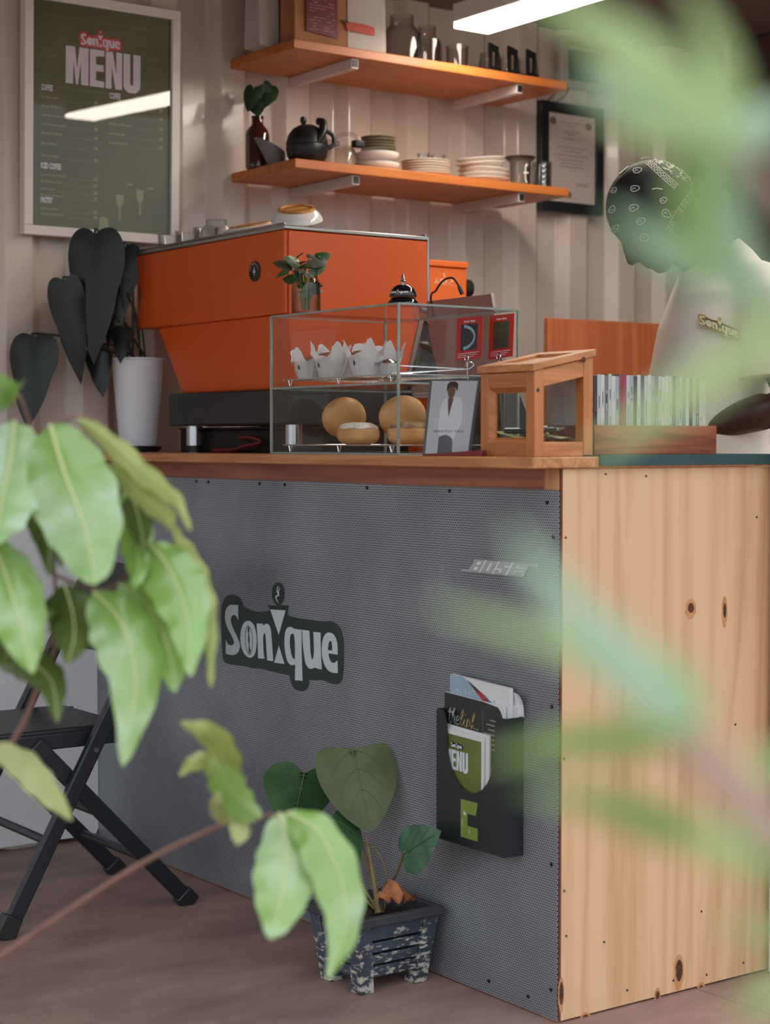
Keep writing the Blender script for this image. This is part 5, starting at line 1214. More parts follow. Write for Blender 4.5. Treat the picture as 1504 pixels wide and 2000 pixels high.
lg_.poly([[(.365, .092), (.612, .092), (.585, .066), (.465, .066), (.465, .042), (.612, .042), (.612, .0165), (.365, .0165)]], F2); lgo = lg_.obj('logo_sticker', M_cgr, hold, 0)
for pts in ([(.41, .066), (.44, .064)], [(.39, .052), (.395, .040)], [(.49, .034), (.495, .028)]):
    mb = MB(); stroke(mb, hf(hX - .001), pts, .006); mb.obj('scratch', M_stw, lgo, 0)
# magazines
M_page = mat('magazine_pages', (222, 222, 224), .6, var=.12, scale=3, stretch=(200, 1, 1)); M_cov1 = mat('cover_sky', (150, 176, 196), .35, rgb2=(112, 138, 160), scale=6); M_cov2 = mat('cover_black', (32, 32, 32), .3, rgb2=(48, 48, 42), scale=8); M_cov3 = mat('menu_cover_green', (98, 108, 44), .4); M_redd = mat('cover_red', (178, 50, 48), .45); M_gold = mat('script_gold', (200, 176, 110), .4); M_earth = mat('cover_earth', (128, 120, 96), .5, rgb2=(70, 72, 44), scale=14)
def page(mb, x0, x1, y0, y1, zb, zt0, zt1):   # thick block of pages standing, top edge sloping
    mb.hexa([(x0, y0, zb), (x1, y0, zb), (x1, y1, zb), (x0, y1, zb)], [(x0, y0, zt0), (x1, y0, zt0), (x1, y1, zt1), (x0, y1, zt1)])
zb = hz0 + .0035
# rear, curled magazine
cm = thing('curled_magazine', 'curled open magazine at the back of the black holder', 'magazine', (-.014, .2, zb), group='magazines in the black holder')
mb = MB(); page(mb, -.0165, -.0085, hY0 + .006, hY1 - .03, zb, .590, .600); mb.obj('page_block', M_page, cm)
for k, (dy, z1) in enumerate(((-.015, .592), (.004, .618))):
    mb = MB(); mb.grid(8, 6, lambda u, v_: (-.010 - .003 * k - .012 * u * u * v_ ** 3, hY0 + .04 - (.044 + dy * .8) * u, .575 + (z1 - .575) * v_ - .004 * u)); mb.obj('curled_page', M_page, cm, 180)
# blue magazine with folded corner
nm = thing('blue_magazine', 'pale blue magazine with dog-eared cover standing in the holder', 'magazine', (-.024, .2, zb), group='magazines in the black holder')
by0, by1 = hY0 + .020, hY1 - .012
mb = MB(); page(mb, -.026, -.0175, by0, by1, zb, .624, .633); mb.obj('page_block', M_page, nm)
fB = lambda u, v_, d=0.: V((-.0268 - d, by1 - u * (by1 - by0), .45 + v_ * .183 - .009 * u))
cvb = MB().slab([(0, 0), (1, 0), (1, .62), (.93, .70), (.6, .86), (.22, 1), (0, 1)], lambda u, v_: fB(u, v_), lambda u, v_: fB(u, v_, -.0007)).obj('cover', M_cov1, nm)
for pts in ([(.13, .69), (.13, .88), (.27, .69), (.27, .88)], [(.42 + .09 * math.cos(k * PI / 10), .78 + .10 * math.sin(k * PI / 10)) for k in range(21)], [(.57, .68), (.61, .86), (.68, .70), (.75, .83), (.79, .68)]):
    mb = MB(); stroke(mb, lambda u, v_: fB(u, v_, .0005), pts, .010); mb.obj('cover_letter', M_stw, cvb, 0)
mb = MB(); mb.poly([[(.30, .98), (.45, .92), (.62, .84), (.80, .73), (.90, .66), (.84, .62), (.70, .72), (.50, .84)]], lambda u, v_: fB(u, v_, .0007)); mb.obj('fold_shadow_print', mat('fold_dark', (52, 48, 56), .5), cvb, 0)
for pts in ([(.46, .90), (.58, .86), (.66, .80), (.60, .79), (.50, .84)], [(.66, .78), (.80, .74), (.88, .66), (.78, .66), (.68, .74)]):
    MB().poly([pts], lambda u, v_: fB(u, v_, .0011)).obj('fold_print', M_redd, cvb, 0)
# black magazine
bm_ = thing('black_magazine', 'black magazine titled thelink standing in the holder', 'magazine', (-.032, .2, zb), group='magazines in the black holder')
ky0, ky1 = hY0 + .028, hY1 + .000 - .004
mb = MB(); page(mb, -.034, -.0285, ky0, ky1, zb, .588, .596); mb.obj('page_block', M_page, bm_)
fK = lambda u, v_, d=0.: V((-.0346 - d, ky1 - u * (ky1 - ky0), .4 + v_ * .196 - .008 * u))
cvk = MB().slab(smoothloop([(0, -.45), (1, -.45), (1, .80), (.97, .93), (.88, 1.0), (0, 1.0)], 1, 80), lambda u, v_: fK(u, v_), lambda u, v_: fK(u, v_, -.0006)).obj('cover', M_cov2, bm_)
SCR = {'t': [[(.02, .62), (.10, .95), (.10, .2), (.16, .02), (.24, .1)], [(-.02, .66), (.22, .7)]],
       'h': [[(.02, 0), (.08, .5), (.16, .95), (.10, 1.0), (.06, .7), (.05, 0)], [(.06, .3), (.14, .55), (.2, .45), (.2, .1), (.26, 0), (.32, .1)]],
       'e': [[(.02, .25), (.16, .3), (.18, .5), (.08, .52), (.03, .25), (.1, .02), (.22, .06), (.28, .16)]],
       'l': [[(.0, .1), (.1, .5), (.16, .95), (.09, 1.0), (.05, .6), (.06, .1), (.12, 0), (.2, .12)]],
       'i': [[(.02, .12), (.08, .5), (.08, .1), (.14, 0), (.22, .12)], [(.08, .72), (.09, .76)]],
       'n': [[(.02, .5), (.05, .0)], [(.05, .3), (.12, .52), (.19, .45), (.19, .1), (.24, 0), (.30, .1)]],
       'k': [[(.0, .1), (.1, .55), (.15, .95), (.09, 1.0), (.05, .6), (.05, 0)], [(.05, .25), (.2, .5), (.08, .28), (.2, .02), (.3, .06)]], '.': [[(.08, .02), (.10, .04)]]}
sxx = {'t': 0, 'h': .20, 'e': .48, 'l': .74, 'i': .93, 'n': 1.14, 'k': 1.42, '.': 1.74}
for ch in 'thelink.':
    mb = MB()
    for pts in SCR[ch]:
        cvp = [(q.x, q.y) for q in curve([(a, b, 0) for a, b in pts], 4)] if len(pts) > 2 else pts
        stroke(mb, lambda u, v_: fK(u, v_, .0005), [(.05 + (sxx[ch] + a + .12 * b) * .285, .70 + b * .165) for a, b in cvp], .0115)
    mb.obj('script_letter', M_gold if ch in 'link' else M_stw, cvk, 0)
mb = MB(); rect(mb, lambda u, v_: fK(u, v_, .0005), .66, .664, .55, .92)
for k, (a, b) in enumerate(((.78, .95), (.72, .95), (.75, .96), (.68, .95), (.80, .95), (.66, .95), (.74, .94))): rect(mb, lambda u, v_: fK(u, v_, .0005), a, b, .83 - k * .048, .842 - k * .048)
for k in range(2): rect(mb, lambda u, v_: fK(u, v_, .0005), .12, .5, .645 - k * .02, .650 - k * .02)
mb.obj('cover_small_print', mat('cover_fine', (150, 148, 138), .5), cvk, 0)['kind'] = 'stuff'
MB().poly([smoothloop([(.78, -.4), (1, -.4), (1, .5), (.9, .45), (.8, .38), (.76, .1)], 1, 80)], lambda u, v_: fK(u, v_, .0004)).obj('cover_picture', M_earth, cvk, 0)
# menu booklets in front
for j, (lab, dx, dy, dz) in enumerate((('rear menu booklet in the holder, showing its white edge', .0, -.012, .006), ('front green menu booklet seen through the oval of the holder', -.0055, .0, 0.))):
    mk = thing('menu_booklet', lab, 'menu', (-.040 + dx, .21, zb), group='menu booklets in the holder')
    y0_, y1_ = hY1 - .142 + dy, hY1 - .006 + dy; zt_ = .528 + dz
    mb = MB(); page(mb, -.0405 + dx, -.0365 + dx, y0_, y1_, zb, zt_ - .006, zt_); mb.obj('page_block', M_page, mk)
    if j:
        fM = lambda u, v_, d=0.: V((-.0408 + dx - d, y1_ - u * (y1_ - y0_ - .006), zb + v_ * (zt_ - zb - .007) - .004 * u * v_))
        cvm = MB().slab([(0, 0), (1, 0), (1, .985), (0, .985)], lambda u, v_: fM(u, v_), lambda u, v_: fM(u, v_, -.0005)).obj('cover', M_cov3, mk)
        mb = MB(); menu_word(mb, lambda u, v_: fM(u, v_, .0006), .09, .69, .66, .845); mb.obj('cover_title', M_stw, cvm, 0)
        logo(lambda x, y: fM(.27 + .29 * x, .855 + .29 * y * .6), cvm, mat('logo_orange', (190, 74, 40), .5), M_stw, None, lift=(-.0008, 0, 0), name='cover_logo', bgname='cover_badge', detail=False)
        bpy.data.objects[cvm.children[-2].name].location.x = -.0006
        mb = MB(); g_ = lambda u, v_: fM(u, v_, .0006)
        for a, b, c_, d in ((.40, .58, .475, .495), (.05, .88, .535, .537), (.40, .88, .385, .387), (.40, .88, .325, .327), (.40, .88, .265, .267), (.40, .66, .41, .42), (.40, .62, .35, .36), (.40, .60, .29, .30), (.84, .88, .40, .41), (.84, .88, .34, .35), (.2, .3, .43, .44), (.2, .3, .36, .37), (.05, .75, .955, .957)): rect(mb, g_, a, b, c_, d)
        stroke(mb, g_, [(.75, .956), (.85, .93), (.9, .87), (.88, .80), (.80, .76)], .006); mb.obj('cover_small_print', M_prg, cvm, 0)['kind'] = 'stuff'

# ================================================================== FLOOR PLANTER
def worn():
    m = mat('worn_blue_paint', (66, 78, 92), .5, rgb2=(46, 54, 64), scale=9)
    nt = m.node_tree; b = nt.nodes['Principled BSDF']; src = b.inputs['Base Color'].links[0].from_socket
    tc = nd(nt, 'ShaderNodeTexCoord'); mp = nd(nt, 'ShaderNodeMapping'); mp.inputs['Scale'].default_value = (20, 20, 52); nt.links.new(tc.outputs['Object'], mp.inputs[0])
    n = nd(nt, 'ShaderNodeTexNoise'); n.inputs['Scale'].default_value = 2.2; n.inputs['Detail'].default_value = 8; n.inputs['Roughness'].default_value = .65; nt.links.new(mp.outputs[0], n.inputs['Vector'])
    sp = nd(nt, 'ShaderNodeSeparateXYZ'); nt.links.new(tc.outputs['Object'], sp.inputs[0])
    ad = nd(nt, 'ShaderNodeMath', operation='MULTIPLY_ADD'); ad.inputs[1].default_value = -.9; nt.links.new(sp.outputs[2], ad.inputs[0]); nt.links.new(n.outputs[0], ad.inputs[2])   # the paint has worn off towards the foot
    r = nd(nt, 'ShaderNodeValToRGB'); r.color_ramp.elements[0].position = .47; r.color_ramp.elements[1].position = .53; nt.links.new(ad.outputs[0], r.inputs[0])
    mx = nd(nt, 'ShaderNodeMix', data_type='RGBA'); nt.links.new(r.outputs[0], mx.inputs[0]); nt.links.new(src, mx.inputs[6]); mx.inputs[7].default_value = (*lin((190, 182, 172)), 1)
    nt.links.new(mx.outputs[2], b.inputs['Base Color']); return m
M_worn = worn(); M_rim2 = mat('charcoal_rim', (62, 62, 66), .6, var=.25, scale=20)
qx0, qx1, qy0, qy1 = -.215, -.050, .348, .490       # footprint at the floor
ov = .020; HP = .158
pl_ = thing('planter', 'square weathered blue-grey slatted planter with large leaves by the steel front', 'planter', ((qx0 + qx1) / 2, (qy0 + qy1) / 2, 0))
def lerpb(z): k = ov * z / HP; return qx0 - k, qx1 + k, qy0 - k, qy1 + k
lw = .034
for sx in (0, 1):
    for sy in (0, 1):
        def cor(z):
            a, b, c_, d = lerpb(z); x = b if sx else a; y = d if sy else c_; ex = -lw if sx else lw; ey = -lw if sy else lw
            xs, ys = sorted((x, x + ex)), sorted((y, y + ey)); return [(xs[0], ys[0], z), (xs[1], ys[0], z), (xs[1], ys[1], z), (xs[0], ys[1], z)]
        MB().hexa(cor(0), cor(HP - .018)).obj('leg', M_worn, pl_, bevel=.002)
hs = [(.030, .052), (.057, .077), (.082, .102), (.107, .137)]
for z0_, z1_ in hs:
    a0, b0, c0_, d0 = lerpb(z0_); a1, b1, c1_, d1 = lerpb(z1_); i_ = .006; t_2 = .010
    MB().hexa([(a0 + lw, c0_ + i_, z0_), (b0 - lw, c0_ + i_, z0_), (b0 - lw, c0_ + i_ + t_2, z0_), (a0 + lw, c0_ + i_ + t_2, z0_)], [(a1 + lw, c1_ + i_, z1_), (b1 - lw, c1_ + i_, z1_), (b1 - lw, c1_ + i_ + t_2, z1_), (a1 + lw, c1_ + i_ + t_2, z1_)]).obj('slat', M_worn, pl_, bevel=.0015)
    MB().hexa([(a0 + i_, c0_ + lw, z0_), (a0 + i_ + t_2, c0_ + lw, z0_), (a0 + i_ + t_2, d0 - lw, z0_), (a0 + i_, d0 - lw, z0_)], [(a1 + i_, c1_ + lw, z1_), (a1 + i_ + t_2, c1_ + lw, z1_), (a1 + i_ + t_2, d1 - lw, z1_), (a1 + i_, d1 - lw, z1_)]).obj('slat', M_worn, pl_, bevel=.0015)
    MB().hexa([(a0 + lw, d0 - i_ - t_2, z0_), (b0 - lw, d0 - i_ - t_2, z0_), (b0 - lw, d0 - i_, z0_), (a0 + lw, d0 - i_, z0_)], [(a1 + lw, d1 - i_ - t_2, z1_), (b1 - lw, d1 - i_ - t_2, z1_), (b1 - lw, d1 - i_, z1_), (a1 + lw, d1 - i_, z1_)]).obj('slat', M_worn, pl_, bevel=.0015)
    MB().hexa([(b0 - i_ - t_2, c0_ + lw, z0_), (b0 - i_, c0_ + lw, z0_), (b0 - i_, d0 - lw, z0_), (b0 - i_ - t_2, d0 - lw, z0_)], [(b1 - i_ - t_2, c1_ + lw, z1_), (b1 - i_, c1_ + lw, z1_), (b1 - i_, d1 - lw, z1_), (b1 - i_ - t_2, d1 - lw, z1_)]).obj('slat', M_worn, pl_, bevel=.0015)
a1, b1, c1_, d1 = lerpb(HP)
a1 -= .006; b1 += .004; c1_ -= .006; d1 += .006; rw = .016
MB().box(a1, b1, c1_, c1_ + rw, HP - .0178, HP).obj('rim', M_rim2, pl_, bevel=.002); MB().box(a1, b1, d1 - rw, d1, HP - .0178, HP).obj('rim', M_rim2, pl_, bevel=.002)
MB().box(a1, a1 + rw, c1_ + rw, d1 - rw, HP - .0178, HP).obj('rim', M_rim2, pl_, bevel=.002); MB().box(b1 - rw, b1, c1_ + rw, d1 - rw, HP - .0178, HP).obj('rim', M_rim2, pl_, bevel=.002)
MB().grid(16, 16, lambda u, v_: (a1 + rw + (b1 - a1 - 2 * rw) * u, c1_ + rw + (d1 - c1_ - 2 * rw) * v_, HP - .022 + .005 * math.sin(9 * u + 3) * math.cos(8 * v_) + .004 * math.sin(23 * u) * math.sin(19 * v_))).obj('soil', M_soil, pl_, 60)
ix = mat('planter_liner', (40, 34, 32), .9)
MB().box(qx0 + .016, qx1 - .016, qy0 + .016, qy1 - .016, .034, .12).obj('liner', ix, pl_)
M_big = mat('anthurium_leaf', (62, 104, 58), .35, rgb2=(44, 80, 46), scale=16, trans=.12); M_big2 = mat('pale_underside_leaf', (104, 116, 68), .45, rgb2=(86, 98, 56), scale=16, trans=.3); M_big3 = mat('grey_green_leaf', (96, 138, 108), .3, rgb2=(66, 108, 78), scale=20, trans=.15); M_vein = mat('leaf_vein', (86, 108, 70), .5); M_st2 = mat('leaf_stalk', (124, 112, 66), .5, rgb2=(108, 72, 52), scale=12)
ob = V((-.125, .41, HP - .02))
SQ = smoothloop([(0, .03), (.1, -.02), (.3, -.12), (.46, -.05), (.5, .15), (.46, .40), (.32, .72), (.12, .95), (0, 1.02), (-.14, .93), (-.40, .62), (-.5, .30), (-.46, .05), (-.4, -.02), (-.2, .0)], 2, 75)
LP = [((594, 1511), (570, 1626), .168, M_big, -.13, (-.3, -.9, .35), HEART), ((688, 1463), (724, 1618), .172, M_big2, -.09, (-.5, -.8, .2), SQ), ((646, 1600), (690, 1708), .122, M_big, -.16, (-.2, -.8, .5), HEART), ((612, 1650), (628, 1730), .075, M_big, -.17, (-.6, -.7, .2), HEART), ((790, 1668), (848, 1626), .096, M_big3, -.10, (-.75, -.6, .35), HEART)]
for a, b, wd, mm, x, nn, ol in LP:
    p0, p1 = pX(*a, x), pX(*b, x - .02)
    heart_leaf(p0, p1, wd, nn, .18, .10, mm, pl_, vein=M_vein, outline=ol)
    stem([ob, ob.lerp(p0, .45) + V((.02, .05, -.01)), p0 + V((.012, .05, -.06)), p0 + V((.003, .006, 0))], [.0026] * 30, pl_, M_st2, 'stalk')
stem([ob, pX(735, 1745, -.12), pX(715, 1630, -.11)], [.009, .009, .009, .0085, .008, .007, .006, .006, .005, .004, .003, .002, .002], pl_, M_st2, 'shoot')
stem([ob + V((.01, .0, 0)), pX(758, 1720, -.10), pX(735, 1660, -.11), pX(700, 1640, -.11)], [.0016] * 30, pl_, M_st2, 'stalk')
stem([ob, pX(700, 1745, -.13), pX(688, 1730, -.13)], [.0016] * 20, pl_, M_st2, 'stalk')
dl = MB(); dc = pX(770, 1770, -.115); dc.z = HP - .004
dl.grid(12, 9, lambda u, v_: dc + V(((u - .5) * .06 + .008 * math.sin(9 * v_), (v_ - .5) * .05 + .006 * math.sin(11 * u), .018 + .034 * math.sin(PI * u) * math.sin(PI * v_) + .008 * math.sin(14 * u + 5 * v_) + .007 * math.cos(13 * v_))))
single(dl, 'dried_leaf', mat('dried_leaf_brown', (176, 112, 72), .8, rgb2=(120, 70, 44), scale=30, bump=.5, bscale=60), 'crumpled dry orange-brown leaf on the soil of the planter', 'leaf', smooth=25)

# ================================================================== FOLDING CHAIR
M_ch = mat('black_chair_plastic', (36, 38, 42), .42, var=.15, scale=12); M_cht = mat('black_chair_steel', (40, 44, 50), .35, .2)
yA, yB = 1.135, 1.555
ch = thing('folding_chair', 'black folding chair with crossed legs standing left of the counter', 'chair', (-.38, (yA + yB) / 2, 0))
def chx(px, py, y): q = pY(px, py, y); return q
uA = chx(240, 1340, yA); dirU = (uA - V((-.62, yA, 0)))
topU = V((-.62, yA, 0)) + dirU * (.80 / dirU.z)
hip = chx(85, 1455, yA)
SEAT = .442
for y in (yA, yB):
    MB().bar((-.62, y, .012), (topU.x, y, topU.z), .036, .022, (1, 0, 0)).obj('back_upright', M_cht, ch, bevel=.004)
    MB().bar((-.151, y + (.026 if y == yA else -.026), .012), (hip.x - .01, y + (.026 if y == yA else -.026), hip.z), .036, .022, (1, 0, 0)).obj('front_leg', M_cht, ch, bevel=.004)
    MB().bar((-.62 - .010, y, .0), (-.62 + .014, y, .05), .046, .030, (1, 0, 0)).obj('foot_cap', M_ch, ch, bevel=.004)
    MB().bar((-.151 + .010, y + (.026 if y == yA else -.026), .0), (-.151 - .016, y + (.026 if y == yA else -.026), .03), .046, .030, (1, 0, 0)).obj('foot_cap', M_ch, ch, bevel=.004)
def onleg(z, k):   # point on a front leg at height z
    a, b = V((-.151, 0, .012)), V((hip.x - .01, 0, hip.z)); return a.lerp(b, (z - .012) / (b.z - .012))
for z in (.12, .24): q = onleg(z, 0); MB().tube([(q.x, yA + .026, z), (q.x, yB - .026, z)], .010, 10).obj('stretcher', M_cht, ch)
q = V((-.62, 0, 0)).lerp(V((topU.x, 0, topU.z)), .2 / .8); MB().tube([(q.x, yA, .2), (q.x, yB, .2)], .010, 10).obj('stretcher', M_cht, ch)
# seat with turned-down rim, back rest between the uprights
s0x, s1x = -.72, -.300
st = MB(); st.box(s0x, s1x, yA + .040, yB - .040, SEAT - .012, SEAT + .006); st.obj('seat', M_ch, ch, bevel=.006)
for y in (yA + .028, yB - .039): MB().box(s0x + .01, s1x + .03, y, y + .0115, SEAT - .038, SEAT - .002).obj('seat_rail', M_cht, ch, bevel=.003)
br0 = V((-.62, 0, 0)).lerp(V((topU.x, 0, topU.z)), .60 / .8); br1 = V((topU.x, 0, topU.z))
MB().hexa([(br0.x - .012, yA + .012, br0.z), (br0.x + .010, yA + .012, br0.z), (br0.x + .010, yB - .012, br0.z), (br0.x - .012, yB - .012, br0.z)], [(br1.x - .012, yA + .012, br1.z), (br1.x + .010, yA + .012, br1.z), (br1.x + .010, yB - .012, br1.z), (br1.x - .012, yB - .012, br1.z)]).obj('backrest', M_ch, ch, bevel=.006)
for z in (.27, .40):
    for y in (yA - .012, yB + .012):
        q = V((-.62, 0, 0)).lerp(V((topU.x, 0, topU.z)), z / .8); MB().cyl((q.x, y - .002, z), (q.x, y + .002, z), .006, n=12).obj('rivet', M_chr, ch)

# ================================================================== PERSON
M_skin = mat('dark_brown_skin', (70, 46, 36), .45, var=.12, scale=12); M_tee = mat('cream_cotton', (222, 214, 200), .85, bump=.25, bscale=9); M_jean = mat('dark_denim', (38, 42, 54), .8, var=.2, scale=40)
M_band = mat('black_bandana', (26, 25, 28), .7, bump=.2, bscale=40); M_bandw = mat('bandana_print', (196, 190, 182), .8); M_shoe = mat('black_shoe', (24, 24, 26), .5); M_eye = mat('eye_white', (210, 204, 196), .2); M_brow = mat('black_hair', (18, 16, 16), .8)
PD = 4.05; MPP = PD / FPX
PO = pD(1400, 862, PD); PO = V((PO.x, PO.y, 0))
PF = -RIGHT; PL = -FH                      # the way the person faces, and the person's left
def pp(a, b, z): return PO + PF * a + PL * b + UPZ * z
def im(px, py, b=0.): return pp(-(px - 1400) * MPP, b, 1.1 + (862 - py) * MPP)
per = thing('person', 'person in cream T-shirt and black bandana bending over the counter', 'person', PO)
def remesh(o, vox, it=4):
    r = o.modifiers.new('remesh', 'REMESH'); r.mode = 'VOXEL'; r.voxel_size = vox; r.use_smooth_shade = True
    s = o.modifiers.new('smooth', 'SMOOTH'); s.factor = .5; s.iterations = it
def loft(mb, rings, n=28):
    b0 = len(mb.v)
    for (z, ac, bc_, ra, rb, t) in rings:
        for k in range(n):
            an = 2 * PI * k / n; c_, s_ = math.cos(an), math.sin(an)
            e = 2.4; cc = math.copysign(abs(c_) ** (2 / e), c_); ss = math.copysign(abs(s_) ** (2 / e), s_)
            mb.v.append(pp(ac + ra * cc, bc_ + rb * ss, z - t * cc))
    for i in range(len(rings) - 1):
        for k in range(n): mb.f.append((b0 + i * n + k, b0 + i * n + (k + 1) % n, b0 + (i + 1) * n + (k + 1) % n, b0 + (i + 1) * n + k))
    mb.f.append(tuple(b0 + k for k in reversed(range(n)))); e_ = b0 + (len(rings) - 1) * n; mb.f.append(tuple(e_ + k for k in range(n)))
def limb(mb, pts, rs, n=14):
    mb.tube(pts, rs, n)
    for p, r in zip(pts, rs): mb.ball(p, r * .99, 7)
HT = math.radians(43)                       # the head is bowed this far
HC = V((-(1270 - 1400) * MPP, 0, 1.1 + (862 - 405) * MPP))
def hd(x, y, z):                            # head space (forward, left, up) to the world
    return pp(HC.x + x * math.cos(HT) + z * math.sin(HT), HC.y + y, HC.z - x * math.sin(HT) + z * math.cos(HT))
def ell(mb, c, r, n=12):
    b0 = len(mb.v); N = 2 * n
    for i in range(n + 1):
        th = PI * i / n
        for k in range(N):
            an = 2 * PI * k / N; mb.v.append(hd(c[0] + r[0] * math.sin(th) * math.cos(an), c[1] + r[1] * math.sin(th) * math.sin(an), c[2] - r[2] * math.cos(th)))
    for i in range(n):
        for k in range(N): mb.f.append((b0 + i * N + k, b0 + i * N + (k + 1) % N, b0 + (i + 1) * N + (k + 1) % N, b0 + (i + 1) * N + k))
bd_ = MB()
TR = [(.90, -.02, 0, .105, .165, 0), (1.0, .0, 0, .115, .165, 0), (1.12, .02, 0, .118, .165, 0), (1.25, .018, 0, .118, .172, 0), (1.38, -.0, 0, .112, .180, .0), (1.45, -.01, 0, .098, .17, .01), (1.49, -.002, 0, .08, .12, .02), (1.515, .012, 0, .06, .06, .03)]
loft(bd_, TR)
limb(bd_, [pp(.0, 0, 1.49), pp(.05, 0, 1.535), hd(-.035, 0, -.06), hd(-.03, 0, -.02)], [.060, .056, .056, .06])
ell(bd_, (0, 0, 0), (.098, .077, .096)); ell(bd_, (.035, 0, -.062), (.058, .058, .066)); ell(bd_, (.070, 0, -.112), (.026, .030, .022)); ell(bd_, (.078, 0, -.018), (.022, .056, .02)); ell(bd_, (.070, 0, -.055), (.028, .050, .03))
ell(bd_, (.092, 0, -.081), (.016, .024, .0085)); ell(bd_, (.090, 0, -.096), (.015, .022, .0085))
for i in range(5): t = i / 4; ell(bd_, (.096 + .020 * t, 0, -.012 - .048 * t), (.011 + .003 * t, .009 + .007 * t, .013), 8)
for s in (1, -1):
    ell(bd_, (.104, s * .013, -.062), (.009, .009, .008), 8); ell(bd_, (-.012, s * .068, -.052), (.016, .009, .026), 8)
def hand(mb, wr, d, side, up=V((0, 0, 1))):
    """palm, four fingers of unequal length and a thumb, lightly curled downwards; side points to the thumb"""
    d = d.normalized(); side = (side - d * side.dot(d)).normalized(); n = d.cross(side)
    if n.z < 0: n = -n
    for k in range(4): limb(mb, [wr + side * (.022 - .0145 * k) * .6, wr + d * .085 + side * (.026 - .0175 * k)], [.014, .0125], 8)
    for k, (L, r) in enumerate(((.068, .0088), (.076, .009), (.070, .0088), (.054, .0078))):
        b = wr + d * .088 + side * (.027 - .018 * k)
        limb(mb, [b, b + d * L * .45 - n * .004, b + d * L * .78 - n * .016, b + d * L * .95 - n * .030], [r, r * .95, r * .88, r * .78], 8)
    b = wr + d * .028 + side * .028
    limb(mb, [b, b + d * .030 + side * .022 - n * .006, b + d * .058 + side * .026 - n * .014], [.012, .0105, .009], 8)
ARM = {}
for s in (1, -1):
    sh = pp(-.045, s * .165, 1.415); el = pp(-.125 if s > 0 else -.07, s * .225, 1.185); wr = pp(.065 if s > 0 else .12, s * .15, 1.125 if s > 0 else 1.12)
    limb(bd_, [pp(-.02, s * .09, 1.415), sh, sh.lerp(el, .5), el, el.lerp(wr, .35), wr], [.045, .046, .045, .042, .042, .028])
    hand(bd_, wr, PF * 1 + UPZ * -.06 - PL * s * .15, -PL * s)
    hp = pp(-.02, s * .085, .90); kn = pp(.0, s * .095, .48); an = pp(-.03, s * .10, .085)
    limb(bd_, [hp, hp.lerp(kn, .5), kn, kn.lerp(an, .35), an], [.088, .078, .056, .056, .038])
    limb(bd_, [an, pp(-.045, s * .10, .04), pp(.05, s * .105, .03), pp(.13, s * .11, .022)], [.034, .034, .030, .020])
bo_ = bd_.obj('body', M_skin, per, 180); remesh(bo_, .0055, 3)
for s in (1, -1):
    e_ = MB(); ell(e_, (.074, s * .030, -.041), (.011, .012, .009), 8); e_.obj('eye', M_eye, per, 180)
    q = MB(); q.tube([hd(.096, s * .014, -.026), hd(.096, s * .030, -.022), hd(.086, s * .046, -.026)], .004, 6); q.obj('eyebrow', M_brow, per)
# T-shirt
ts = MB()
SH = [(.96, .01, 0, .140, .190, 0), (1.10, .025, 0, .137, .188, 0), (1.25, .018, 0, .135, .190, 0), (1.36, .004, 0, .128, .197, 0), (1.43, -.008, 0, .116, .192, .006), (1.475, -.004, 0, .100, .155, .018), (1.505, .008, 0, .082, .105, .03), (1.524, .020, 0, .064, .070, .040)]
loft(ts, SH, 36)
for s in (1, -1):
    limb(ts, [pp(-.03, s * .09, 1.44), pp(-.055, s * .145, 1.43)], [.078, .072])
    ts.tube([pp(-.055, s * .13, 1.445), pp(-.068, s * .175, 1.40), pp(-.074, s * .20, 1.32), pp(-.075, s * .215, 1.245)], [.070, .070, .066, .066], 18)
so = ts.obj('t_shirt', M_tee, per, 180); remesh(so, .007, 5)
for s in (1, -1):
    MB().tube([pp(-.0748, s * .2135, 1.258), pp(-.0752, s * .2155, 1.238)], [.0675, .0680], 24).obj('sleeve_hem', M_tee, so)
def chest(px, py):
    a = -(px - 1400) * MPP; z = 1.1 + (862 - py) * MPP
    for (z0, a0, _, ra0, rb0, _), (z1, a1, _, ra1, rb1, _) in zip(SH, SH[1:]):
        if z0 <= z <= z1:
            t = (z - z0) / (z1 - z0); ac, ra, rb = a0 + (a1 - a0) * t, ra0 + (ra1 - ra0) * t, rb0 + (rb1 - rb0) * t
            u = min(abs((a - ac) / ra), .999); return pp(a, rb * (1 - u ** 2.4) ** (1 / 2.4) + .017, z)
    return pp(a, .19, z)
logo(lambda x, y: chest(1334 + 74 * x, 672 - 22 + 30 * x - 72 * y * .98), so, mat('tee_print_tan', (186, 160, 112), .8), mat('tee_print_cream', (218, 206, 178), .8), None, lift=tuple(PL * .0012), detail=False, name='chest_lettering', bgname='chest_badge')
# trousers and shoes
tr_ = MB()
loft(tr_, [(.84, -.02, 0, .118, .178, 0), (.92, -.02, 0, .12, .178, 0), (.99, -.005, 0, .120, .172, 0)], 28)
for s in (1, -1): limb(tr_, [pp(-.02, s * .088, .88), pp(-.01, s * .09, .68), pp(.0, s * .095, .48), pp(-.02, s * .10, .28), pp(-.03, s * .10, .10)], [.098, .09, .072, .068, .058])
remesh(tr_.obj('trousers', M_jean, per, 180), .009, 3)
for s in (1, -1):
    q = MB(); limb(q, [pp(-.055, s * .10, .046), pp(.05, s * .105, .042), pp(.14, s * .11, .036)], [.0455, .0415, .0355]); remesh(q.obj('shoe', M_shoe, per, 180), .009, 2)
